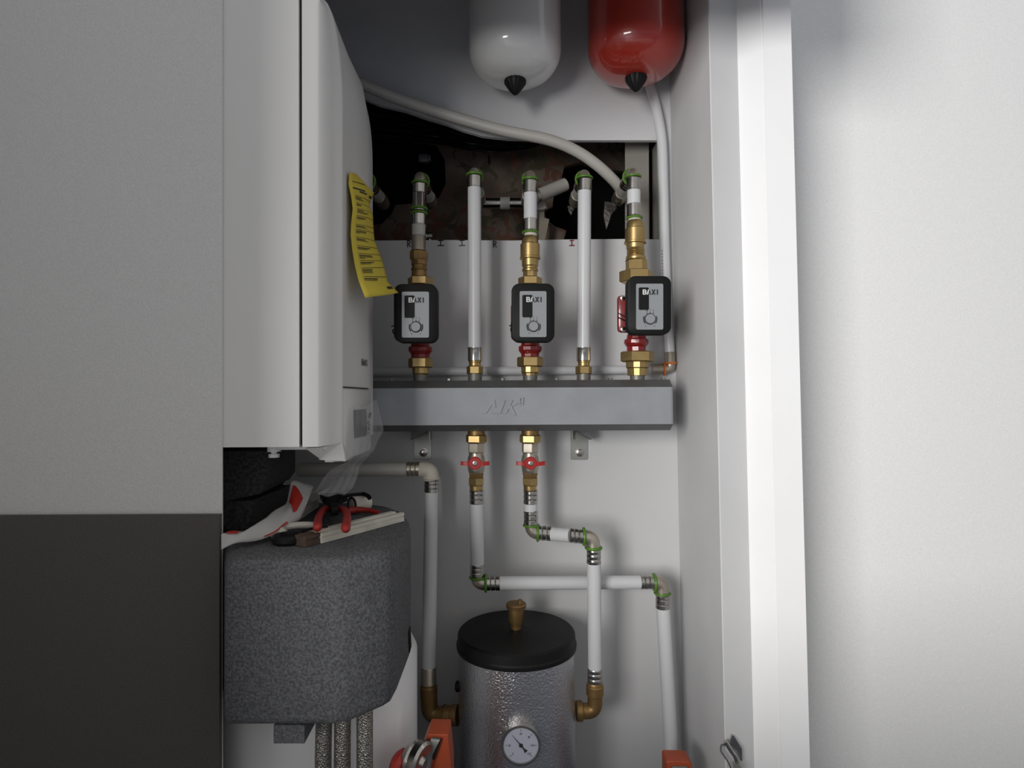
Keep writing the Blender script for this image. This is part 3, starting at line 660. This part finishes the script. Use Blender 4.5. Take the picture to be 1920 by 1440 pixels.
vturn(t, 'adapter', 1115.5, [(1278, 13), (1281, 14.5), (1284, 14.5), (1286, 16), (1302, 16), (1304, 14)], 'darkbrass', Y=YV)
b = MB(); b.bend(P(1115.5, 1300, YV), P(1116, 1333, YV), P(1082, 1333, YV), S(13.5, YP), .02); b.build('elbow', 'darkbrass', t)
b = MB(); b.cyl(P(1093, 1333, YV), P(1080, 1333, YV), S(17.5, YP), 28, bev=.002); b.build('collar', 'darkbrass', t)
# run from behind the grey unit down to the left of the separator
t = thing('pipe_run', 'white pipe with white elbow dropping left of the silver cylinder', 'pipe', P(808, 880, 1.44))
YL = 1.43; rl = S(12.8, YL)
b = MB(); b.cyl(P(560, 881, YL), P(765, 880, YL), rl, 32); b.build('pipe', 'greypipe', t)
sleeve(P(763, 879.5, YL), P(789, 879.5, YL), rl, True).build('press_sleeve', 'nickel', t)
b = MB(); b.bend(P(787, 880, YL), P(807, 881, YL), P(808.5, 900, YL), S(15, YL), .014); b.torus(P(808.5, 896, YL), Z, S(14.5, YL), S(2.2, YL)); b.build('elbow', 'cream', t, label='cream white plastic elbow')
vsleeve(t, 809, 900, 923, Y=YL, r=rl, ribs=True)
b = MB(); b.cyl(P(809, 922, YL), P(804, 1252, YP), rl, 32); b.build('pipe', 'pipe', t)
vsleeve(t, 804, 1250, 1281, r=rl, m='nickel')
vturn(t, 'adapter', 804, [(1279, 12.5), (1284, 13), (1287, 16), (1306, 16), (1308, 13.5)], 'darkbrass')
b = MB(); b.bend(P(804, 1303, YP), P(806, 1341, YP), P(846, 1341, YP - .01), S(15.5, YP), .022); b.build('elbow', 'darkbrass', t)
b = MB(); b.between(P(832, 1341, YP - .008), P(859, 1341, YP - .015), [(0, S(18, YP)), (.1, S(18.5, YP)), (.12, S(17, YP)), (.55, S(16.5, YP)), (.6, S(18, YP)), (1, S(18, YP))]); b.build('collar', 'darkbrass', t)
# thin pipe from the red tank down the corner and back behind the pumps
t = thing('pipe_run', 'thin white pipe from red tank down the corner, then behind the pumps', 'pipe', P(1256, 690, 1.50))
YT = 1.513; rt = S(9.3, YT)
b = MB(); b.tube([P(1213, 146, YT), P(1218, 160, YT), P(1231, 205, YT), P(1241, 265, YT), P(1244, 350, YT), P(1247, 480, YT), P(1251, 580, YT), P(1256, 664, YT)], rt, 20); b.build('pipe', 'pipe', t)
sleeve(P(1255.5, 660, YT), P(1257, 684, YT), rt, False).build('press_sleeve', 'nickel', t)
b = MB(); b.bend(P(1257, 680, YT), P(1256, 692, YT), P(1240, 692, YT), S(9.5, YT), .01); b.build('elbow', 'nickel', t)
b = MB(); b.torus(P(1257, 681, YT), Z, S(10.5, YT), S(1.8, YT)); b.torus(P(1245, 692, YT), X, S(10.5, YT), S(1.8, YT)); b.build('plastic_ring', 'orange_ring', t)
sleeve(P(1244, 692, YT), P(1222, 692.5, YT), rt, False).build('press_sleeve', 'nickel', t)
b = MB(); b.cyl(P(1228, 693, YT), P(640, 698, YT), S(8, YT), 20); b.build('pipe', 'pipe', t)
b = MB()
for i in range(9): b.box(P(1241 + i * .12, 470 + i * 6, YT - S(9.6, YT)), (.0012, .0004, S(3.2, YT)))
b.build('printed_text', 'ink', t)
# curved pipe from above the boiler into the opening
b = MB(); b.tube([P(640, 141, 1.44), P(684, 160, 1.45), P(760, 190, 1.47), P(850, 219, 1.485), P(940, 244, 1.49), P(1028, 262, 1.49), P(1080, 283, 1.50), P(1120, 310, 1.51), P(1150, 338, 1.53), P(1164, 356, 1.555)], S(10.6, 1.48), 24)
tag(b.build('curved_pipe', 'greypipe'), 'white flexible pipe sweeping down from the boiler top into the opening', 'pipe')
# ================================================================== THINGS INSIDE THE OPENING
t = thing('pipe_stub', 'short cut white pipe pointing up right behind the middle elbow', 'pipe', P(1035, 355, 1.6))
b = MB(); b.between(P(1000, 371, 1.60), P(1060, 346, 1.63), [(0, S(12.5, 1.6)), (1, S(12.5, 1.6))], 26); b.build('pipe', 'greypipe', t)
b = MB(); b.between(P(1004, 369, 1.60), P(1015, 365, 1.605), [(0, S(13.6, 1.6)), (.5, S(13.6, 1.6))], 26); b.build('collar', 'nickel', t)
t = thing('pipe_coupling', 'horizontal chrome coupling with grey middle in the opening', 'pipe fitting', P(950, 381, 1.68))
YC = 1.66
b = MB(); b.cyl(P(905, 381, YC), P(939, 381, YC), S(9.5, YC)); b.build('sleeve', 'chrome', t)
b = MB(); b.cyl(P(938, 381, YC), P(956, 381, YC), S(11.5, YC)); b.build('collar', 'greypipe', t)
b = MB(); b.cyl(P(955, 381, YC), P(984, 381, YC), S(9.5, YC)); b.build('sleeve', 'chrome', t)
b = MB(); b.prism(RP([(1003, 376), (1017, 374), (1022, 382), (1025, 390), (1016, 393), (1004, 392)], 1.64), V((0, .02, 0)), bev=.002); tag(b.build('torn_pipe_end', 'greypipe'), 'ragged white pipe end right of the middle riser sleeve', 'pipe')
b = MB(); b.prism(RP([(1012, 398), (1021, 396), (1020, 408), (1030, 411), (1022, 449), (1010, 450)], 1.66), V((0, .004, 0))); tag(b.build('torn_cardboard', 'card'), 'torn grey cardboard strip right of the middle riser', 'cardboard')
def foiltip(pts, Y, name, label):
    b = MB(); q = RP(pts, Y); b.prism(q, V((0, .015, 0)), bev=.005); tag(b.build(name, 'foil'), label, 'pipe end')
foiltip([(1064, 386), (1078, 386), (1075, 394), (1071, 403), (1067, 397)], 1.625, 'foil_wrapped_end', 'pointed foil wrapped end left of the long white right pipe')
foiltip([(1134, 378), (1150, 380), (1157, 390), (1146, 402), (1142, 416), (1137, 430), (1132, 404)], 1.64, 'foil_wrapped_end', 'pointed foil wrapped end below the curved pipe, left of right riser')
b = MB(); b.between(P(800, 443, 1.55), P(811, 443, 1.55), [(0, S(8, 1.5)), (.2, S(8, 1.5)), (.25, S(7, 1.5)), (.4, S(8, 1.5)), (.5, S(7, 1.5)), (.62, S(8, 1.5)), (.75, S(7, 1.5)), (.9, S(8, 1.5)), (1, S(7, 1.5))], 16)
b.cyl(P(806, 443, 1.55), P(806, 462, 1.55), S(4, 1.55), 10); tag(b.build('threaded_connector', 'chrome'), 'small ribbed chrome connector on lower edge of opening beside left riser', 'connector')
b = MB(); b.box(P(795, 298, 1.72), (.03, .02, .024), bev=.003); b.box(P(806, 298, 1.71), (.006, .014, .016), bev=.001); tag(b.build('pipe_clip', 'galvdark'), 'dark metal pipe clip high in the opening above left riser', 'clip')
b = MB(); b.box(P(917, 300, 1.735), (S(3, 1.73), .006, S(16, 1.73)), bev=.001); tag(b.build('dowel', 'black'), 'short dark dowel mark stuck in the old wallpaper', 'dowel')
up_ = [(660, 180), (712, 199), (760, 211), (800, 226), (838, 238), (880, 252), (930, 262), (985, 268), (1010, 268)]
lo_ = [(660, 262), (712, 262), (760, 266), (800, 270), (838, 275), (880, 282), (930, 287), (985, 282), (1010, 274)]
def foldpt(u, v):
    a, c = lerpl(up_, u), lerpl(lo_, u); Y = 1.60 + .03 * v + .012 * math.sin(v * 16 + u * 3)
    return P(a[0] * (1 - v) + c[0] * v, a[1] * (1 - v) + c[1] * v, Y)
b = MB(); b.grid(foldpt, 24, 24); tag(b.build('black_sheeting', 'blacksheet', sharp=60, solid=.001), 'folded black plastic sheeting along the top of the opening', 'sheeting')
# ================================================================== GREY FOAM UNIT
ZT = P(600, 1050, .9).z; ZBt = P(600, 1365, .9).z
plan = [(-.432, .905), (-.425, .90), (-.262, .90), (-.245, .906), (-.202, .95), (-.193, .965), (-.1915, .99), (-.193, 1.12), (-.197, 1.16), (-.208, 1.22), (-.235, 1.30), (-.28, 1.36), (-.34, 1.40), (-.42, 1.41), (-.54, 1.41), (-.54, 1.03), (-.485, 1.005), (-.470, .982)]
cpl = V((-.36, 1.12, 0))
def lev(z, inset, sc=1.0): return [V((cpl.x + (x - cpl.x) * (1 - inset / .18), cpl.y + (y - cpl.y) * (1 - inset / .24), z)) for x, y in plan]
t = thing('foam_unit', 'large speckled grey foam housing with rounded corner under the boiler', 'foam housing', V((-.36, 1.12, ZBt)))
b = MB(); b.rings([lev(ZBt, .014), lev(ZBt + .005, .005), lev(ZBt + .014, 0), lev(ZT - .026, 0), lev(ZT - .012, .003), lev(ZT - .004, .009), lev(ZT, .02)]); b.build('shell', 'foam', t, sharp=60)
b = MB(); q = [P(513, 1360, .905), P(571, 1360, .905), P(571, 1394, .905), P(513, 1394, .905)]; b.prism(q, V((-.004, .10, 0))); b.build('foot', 'foam', t)
b = MB(); q = V((-.1935, 1.10, 0)); p_ = P(770, 1190, 1.13); b.box(V((-.194, 1.12, p_.z - .005)), (.006, .02, .045), Matrix.Rotation(.25, 3, 'X'), bev=.002); b.build('shadow_slot', 'black', t)  # black piece stands in for the shadow in a slot
# dark foam panel behind, against the left wall
t = thing('insulation_block', 'dark grey insulation block standing behind the plastic bag, under boiler', 'insulation', V((-.52, 1.2, ZT)))
b = MB(); q = [P(400, 846, 1.10), P(500, 846, 1.10), P(500, 908, 1.10), P(488, 926, 1.10), P(400, 945, 1.10)]; b.prism(q, V((-.02, .2, 0))); b.build('upper_block', 'darkfoam', t)
zz = P(450, 940, 1.11).z
b = MB(); b.box(V((-.51, 1.21, (ZT + zz) / 2 + .001)), (.055, .2, zz - ZT)); b.build('lower_block', 'darkfoam', t)
b = MB(); b.tube([P(514, 955, 1.325), P(516, 925, 1.325), P(522, 905, 1.325), P(524, 870, 1.325)], S(9, 1.325)); b.cyl(P(522, 880, 1.325), P(520, 905, 1.325), S(13, 1.325)); tag(b.build('black_hose', 'rubber'), 'black hose with thick collar behind the bag, under the boiler tap', 'hose')
# white storage tank below
zt_ = ZBt - .002
b = MB(); b.lathe(V((-.385, 1.21, FZ)), Z, [(0, .186), (.01, .190), (zt_ - .02, .190), (zt_ - .004, .182), (zt_, .16)], 64); tag(b.build('storage_tank', 'frame'), 'white cylindrical tank underneath the grey foam housing', 'tank')
for i, (px, lab) in enumerate(((608, 'leftmost braided steel hose below the grey foam housing'), (643, 'middle braided steel hose below the grey foam housing'), (684, 'rightmost braided steel hose below the grey foam housing'))):
    t = thing('braided_hose', lab, 'hose', V((P(px, 1440, .99).x, .99, FZ)), 'braided hoses under the grey unit')
    a = P(px, 1370, .985); e = P(px - 2 + i, 1440, .985); e2 = V((e.x, .985, FZ + .004))
    b = MB(); b.tube([V((a.x, a.y, ZBt - .001)), e, V((e.x, .99, .3)), e2], S(15, .985), 20); b.build('braid', 'braid', t)
    b = MB(); b.cyl(V((a.x, a.y, ZBt - .003)), V((a.x, a.y, ZBt + .004)), S(16.5, .985), 20); b.build('ferrule', 'chrome', t)
# ---- tools on top of the foam unit
def TP(px, py, dz=0.0):
    d = P(px, py, 1.0) - CAM; s_ = (ZT + dz - CAM.z) / d.z; return CAM + d * s_
t = thing('trunking_bar', 'white ribbed plastic strip with brown end under the red pliers', 'plastic strip', TP(680, 998))
A, B = TP(604, 1019, .001), TP(758, 977, .001); d = (B - A).normalized(); sd = Z.cross(d).normalized()
def bar_sec(p, w_, h): return [p, p + Z * h * .45, p + sd * .002 + Z * h * .5, p + sd * .002 + Z * h * .6, p + Z * h * .65, p + Z * h, p + sd * w_ * .3 + Z * h, p + sd * w_ * .36 + Z * (h - .003), p + sd * w_ * .6 + Z * (h - .003), p + sd * w_ * .66 + Z * h, p + sd * w_ + Z * h, p + sd * w_]
b = MB(); b.rings([bar_sec(A, .034, .0165), bar_sec(B, .034, .0165)]); b.build('strip', 'dirtywhite', t, sharp=20)
b = MB(); b.rings([[q + sd * .004 for q in bar_sec(A - d * .030, .026, .017)], [q + sd * .004 for q in bar_sec(A + d * .001, .026, .017)]]); b.build('end_block', 'brown', t, sharp=20)
A2, B2 = TP(520, 1004, .001), TP(598, 950, .001); d2 = (B2 - A2).normalized(); sd = Z.cross(d2).normalized()
b = MB(); b.rings([bar_sec(A2, .026, .014), bar_sec(B2, .026, .014)]); tag(b.build('trunking_strip', 'dirtywhite', sharp=20), 'second white ribbed strip lying left of the red pliers', 'plastic strip')
t = thing('pliers', 'pliers with two red grips and black head lying on white strip', 'pliers', TP(622, 960, .02))
zg = .026
def grip(pts, r0, r1):
    b = MB(); b.tube(pts, lambda s_: (r0 + (r1 - r0) * s_) * (math.sqrt(max(.01, 1 - ((s_ - .86) / .14) ** 2)) if s_ > .86 else 1), 14); b.build('grip', 'handle', t)
grip([TP(617, 952, zg), TP(605, 958, zg), TP(597, 972, zg), TP(596, 985, zg + .002), TP(595, 991, zg + .002)], .006, .0078)
grip([TP(634, 953, zg), TP(647, 958, zg), TP(651, 970, zg), TP(649, 985, zg + .002), TP(648, 994, zg + .002)], .006, .0082)
b = MB(); b.prism([TP(612, 950, .019), TP(622, 968, .019), TP(634, 966, .019), TP(640, 948, .019), TP(628, 938, .019), TP(606, 938, .019)], V((0, 0, .016)), bev=.003)
b.prism([TP(606, 944, .02), TP(640, 944, .02), TP(652, 939, .02), TP(640, 934, .02), TP(600, 934, .02)], V((0, 0, .012)), bev=.002); b.cyl(TP(625, 950, .03), TP(625, 950, .03) + Z * .008, .009, 16); b.build('jaws', 'black', t)
t = thing('red_tool_handle', 'thin red tool handle lying behind the white ribbed strip', 'tool', TP(680, 962))
b = MB(); b.tube([TP(652, 958, .010), TP(668, 956, .010), TP(690, 957, .009), TP(712, 962, .007)], lambda s_: .008 - .004 * s_, 12); b.build('grip', 'handle', t)
b = MB(); b.tube([TP(712, 962, .007), TP(722, 964, .006)], .0025, 8); b.build('shaft', 'galvdark', t)
t = thing('white_tube', 'white tube with black hollow end lying at back of the foam housing', 'tube', TP(672, 952))
a, e = TP(660, 946, .0175), TP(690, 941, .0175)
b = MB(); b.between(a, e, [(0, .0150), (.02, .0175), (.96, .0175), (1, .0150)], 28); b.build('tube', 'dirtywhite', t)
b = MB(); dd = (a - e).normalized(); b.lathe(a - dd * .002, dd, [(0, .0155), (.003, .0155), (.0035, .012), (.001, .011)], 24); b.build('end_plug', 'black', t)
t = thing('black_pen', 'slim black stick resting along the top of the white tube', 'pen', TP(660, 930, .04))
b = MB(); b.tube([TP(637, 931, .037), TP(668, 927, .038), TP(681, 926, .038)], .0035, 10); b.tube([TP(681, 926, .038), TP(690, 930, .037), TP(693, 934, .034)], .0045, 10); b.build('stick', 'black', t)
t = thing('rubber_cup', 'dark round rubber cup with white collar at front of foam housing', 'cup', TP(540, 1020))
c = TP(543, 1018, 0)
b = MB(); b.lathe(c + Z * .001, Z, [(0, .026), (.004, .029), (.010, .029), (.014, .025), (.015, .017), (.011, .013)], 32); b.tube([c + V((.02, .01, .012)), c + V((.035, .03, .013)), c + V((.05, .04, .012))], .008, 12); b.build('cup', 'rubber', t)
c2 = TP(512, 1012, 0)
b = MB(); b.lathe(c2 + V((0, 0, .001)), V((.75, .2, .45)), [(0, .006), (.001, .012), (.02, .012), (.025, .008)], 20); b.tube([c2 + V((.0, .012, .016)), c2 + V((.03, .03, .018)), c2 + V((.06, .045, .015))], .006, 10); b.build('collar', 'dirtywhite', t)
# plastic bag with red print
ups = [(415, 1006, .955), (455, 996, .99), (500, 972, 1.04), (537, 942, 1.10), (546, 905, 1.13)]
los = [(415, 1030, .948), (462, 1016, .975), (520, 1000, 1.02), (562, 972, 1.08), (588, 915, 1.16)]
def l3(l, v):
    i = min(int(v * (len(l) - 1)), len(l) - 2); f_ = v * (len(l) - 1) - i
    return P(*l[i]) * (1 - f_) + P(*l[i + 1]) * f_
def bagpt(u, v, off=0.0):
    p = l3(ups, u) * (1 - v) + l3(los, u) * v
    return p + Z * (.008 * math.sin(math.pi * v) + .003 * math.sin(u * 14 + v * 6)) + V((0, -off, off))
t = thing('plastic_bag', 'cloudy plastic bag with red printed patches lying left on the foam housing', 'bag', bagpt(.3, 1))
b = MB(); b.grid(bagpt, 30, 10); bg = b.build('bag', 'bag', t, sharp=60, solid=.0005)
def patch(u0, u1, v0, v1, sk_):
    b = MB(); b.grid(lambda u, v: bagpt(u0 + (u1 - u0) * u + sk_ * v, v0 + (v1 - v0) * v, .0018), 8, 4); b.build('printed_patch', 'bagred', bg)
patch(.76, .93, .18, .80, -.05); patch(.06, .20, .0, .35, 0); patch(.40, .62, .93, .99, 0)
# ================================================================== HYDRAULIC SEPARATOR
t = thing('hydraulic_separator', 'silver hammered cylinder with black lid and round thermometer', 'cylinder tank', V((P(970, 1181, 1.37).x, 1.37, FZ)))
cx = P(969, 1300, 1.37).x; cy = 1.37; r = .1315
zl = P(968, 1181, 1.37).z
b = MB(); b.lathe(V((cx, cy, FZ)), Z, [(0, r), (zl - .03, r)], 72); b.build('body', 'hammered', t)
b = MB(); b.lathe(V((cx, cy, zl - .034)), Z, [(0, r + .0005), (0, r + .004), (.008, r + .0045), (.012, r + .0022), (.030, r + .001), (.034, r - .003), (.0345, .04), (.0375, .03), (.0375, .022)], 72); b.build('lid', 'rubber', t, sharp=25)
ax = P(968, 1180, 1.37)
b = MB(); b.lathe(V((ax.x, cy, zl + .002)), Z, [(0, .012), (.006, .0125), (.012, .013), (.018, .0165), (.046, .0178), (.048, .022), (.056, .0235), (.058, .022), (.059, .004)], 28)
av = b.build('air_vent', 'darkbrass', t); b = MB(); b.lathe(V((ax.x + .009, cy - .004, zl + .060)), Z, [(0, .005), (.009, .005), (.010, .003)], 14); b.build('vent_cap', 'darkbrass', av)
tc_ = P(977, 1402, 1.215)
b = MB(); b.lathe(V((tc_.x, cy - r + .01, tc_.z)), -Y_, [(0, S(30, 1.22)), (.006, S(36, 1.22)), (.024, S(37.5, 1.22)), (.0275, S(37, 1.22)), (.028, S(33, 1.22)), (.0245, S(32, 1.22))], 48); th = b.build('thermometer', 'chrome', t)
yd = cy - r + .01 - .0248; c = V((tc_.x, yd, tc_.z))
b = MB(); b.cyl(c, c - V((0, .0004, 0)), S(32, 1.22), 40); b.build('dial', 'dial', th)
b = MB(); a = math.radians(130); u = V((math.cos(a), 0, math.sin(a))); n_ = V((-u.z, 0, u.x)); k = S(1, 1.22)
b.prism([c + u * k * 26 - Y_ * .001, c - u * k * 8 + n_ * k * 1.3 - Y_ * .001, c - u * k * 8 - n_ * k * 1.3 - Y_ * .001], V((0, -.0008, 0)))
b.prism([c - u * k * 6 - Y_ * .001, c - u * k * 15 + n_ * k * 3.6 - Y_ * .001, c - u * k * 15 - n_ * k * 3.6 - Y_ * .001], V((0, -.0008, 0))); b.cyl(c, c - V((0, .0022, 0)), k * 3.6, 16)
for an in (225, 180, 90, 45, 0, -45):
    q = math.radians(an); uu = V((math.cos(q), 0, math.sin(q))); nn = V((-uu.z, 0, uu.x)); b.prism([c + uu * k * 26 + nn * k * .4 - Y_ * .0006, c + uu * k * 29 + nn * k * .4 - Y_ * .0006, c + uu * k * 29 - nn * k * .4 - Y_ * .0006, c + uu * k * 26 - nn * k * .4 - Y_ * .0006], V((0, -.0003, 0)))
b.build('needle', 'ink', th)
for an, s_ in ((225, '0'), (180, '20'), (90, '60'), (45, '80'), (0, '100'), (-45, '120')):
    q = math.radians(an); b = MB(); b.text(s_, c + V((math.cos(q), 0, math.sin(q))) * k * 21.5 - Y_ * .0006, X, Z, k * 2.2 * len(s_), k * 4); b.build('dial_number', 'ink', th)
p = P(858, 1283, 1.36); b = MB(); b.lathe(V((cx - r + .003, cy - .02, p.z)), -X, [(0, .012), (.006, .012), (.009, .008)], 20); b.build('plug', 'black', t)
# ================================================================== ORANGE TOOLS, LATCH
t = thing('clamp_tool', 'orange clamp tool with chrome wheel at the bottom left of the silver cylinder', 'tool', V((P(820, 1440, 1.10).x, 1.10, FZ)))
Yo = 1.08
b = MB(); q = [P(803, 1376, Yo), P(840, 1377, Yo), P(846, 1440, Yo), V((P(846, 1440, Yo).x, Yo, FZ + .001)), V((P(770, 1440, Yo).x, Yo, FZ + .001)), P(778, 1440, Yo), P(793, 1400, Yo)]
b.prism([p + V((0, .05, 0)) for p in q], V((0, -.05, 0)), bev=.004); b.build('body', 'orange', t, sharp=30)
b = MB(); q = [P(809, 1382, Yo - .004), P(826, 1384, Yo - .004), P(812, 1412, Yo - .004), P(798, 1412, Yo - .004)]; b.prism(q, V((0, -.006, 0)), bev=.001); b.build('tongue', 'bracket', t)
b = MB(); q = [P(817, 1388, Yo - .0035), P(828, 1384, Yo - .0035), P(815, 1424, Yo - .0035), P(806, 1412, Yo - .0035)]; b.prism(q, V((0, -.004, 0))); b.build('jaw_slot', 'black', t)
d = V((.86, -.42, -.05)).normalized(); c = P(792, 1432, Yo - .03)
b = MB(); b.lathe(c - d * .03, d, [(0, .018), (.003, .031), (.012, .034), (.016, .032), (.018, .035), (.030, .035), (.034, .030), (.034, .020), (.030, .012), (.036, .008)], 40); b.build('wheel', 'chrome', t, sharp=30)
c = P(752, 1436, Yo - .03); b = MB(); b.lathe(c - d * .012, d, [(0, .012), (.002, .022), (.008, .027), (.016, .027), (.022, .022), (.024, .010), (.05, .008)], 28); b.build('knob', 'handle', t)
t = thing('clamp_tool', 'top of second orange tool at lower right, under the right pipe', 'tool', V((P(1275, 1440, 1.28).x, 1.28, FZ)))
Yo = 1.27
b = MB(); q = [P(1250, 1430, Yo), P(1253, 1427, Yo), P(1293, 1428, Yo), P(1298, 1433, Yo), V((P(1298, 1433, Yo).x, Yo, FZ + .001)), V((P(1250, 1433, Yo).x, Yo, FZ + .001))]
b.prism([p + V((0, .04, 0)) for p in q], V((0, -.04, 0)), bev=.003); b.build('body', 'orange', t, sharp=30)
b = MB(); b.prism(RP([(1260, 1436), (1289, 1436), (1289, 1470), (1260, 1470)], Yo - .001), V((0, -.003, 0)), bev=.001); b.build('insert', 'bracket', t)
t = thing('hasp_latch', 'chrome hasp latch with wire loop on the white door frame', 'latch', P(1375, 1420, 1.235))
Yl = 1.222
b = MB(); b.prism(RP([(1373, 1379), (1376, 1380), (1391, 1404), (1392, 1427), (1388, 1426), (1386, 1410), (1371, 1398), (1371, 1384)], Yl), V((0, .012, 0)), bev=.002); b.build('plate', 'chrome', t, sharp=25)
b = MB(); b.tube([P(1360, 1390, Yl - .012), P(1370, 1406, Yl - .012), P(1380, 1422, Yl - .012), P(1388, 1450, Yl - .01)], S(4, Yl), 12); b.cyl(P(1381, 1432, Yl + .005), P(1382, 1440, Yl - .02), S(7, Yl)); b.build('lever', 'chrome', t)
b = MB(); b.tube([P(1359, 1397, Yl - .010), P(1353, 1397, Yl - .012), P(1352, 1408, Yl - .012), P(1357, 1416, Yl - .012), P(1366, 1430, Yl - .012), P(1374, 1450, Yl - .012)], S(1.6, Yl), 8); b.build('wire_loop', 'galvdark', t)
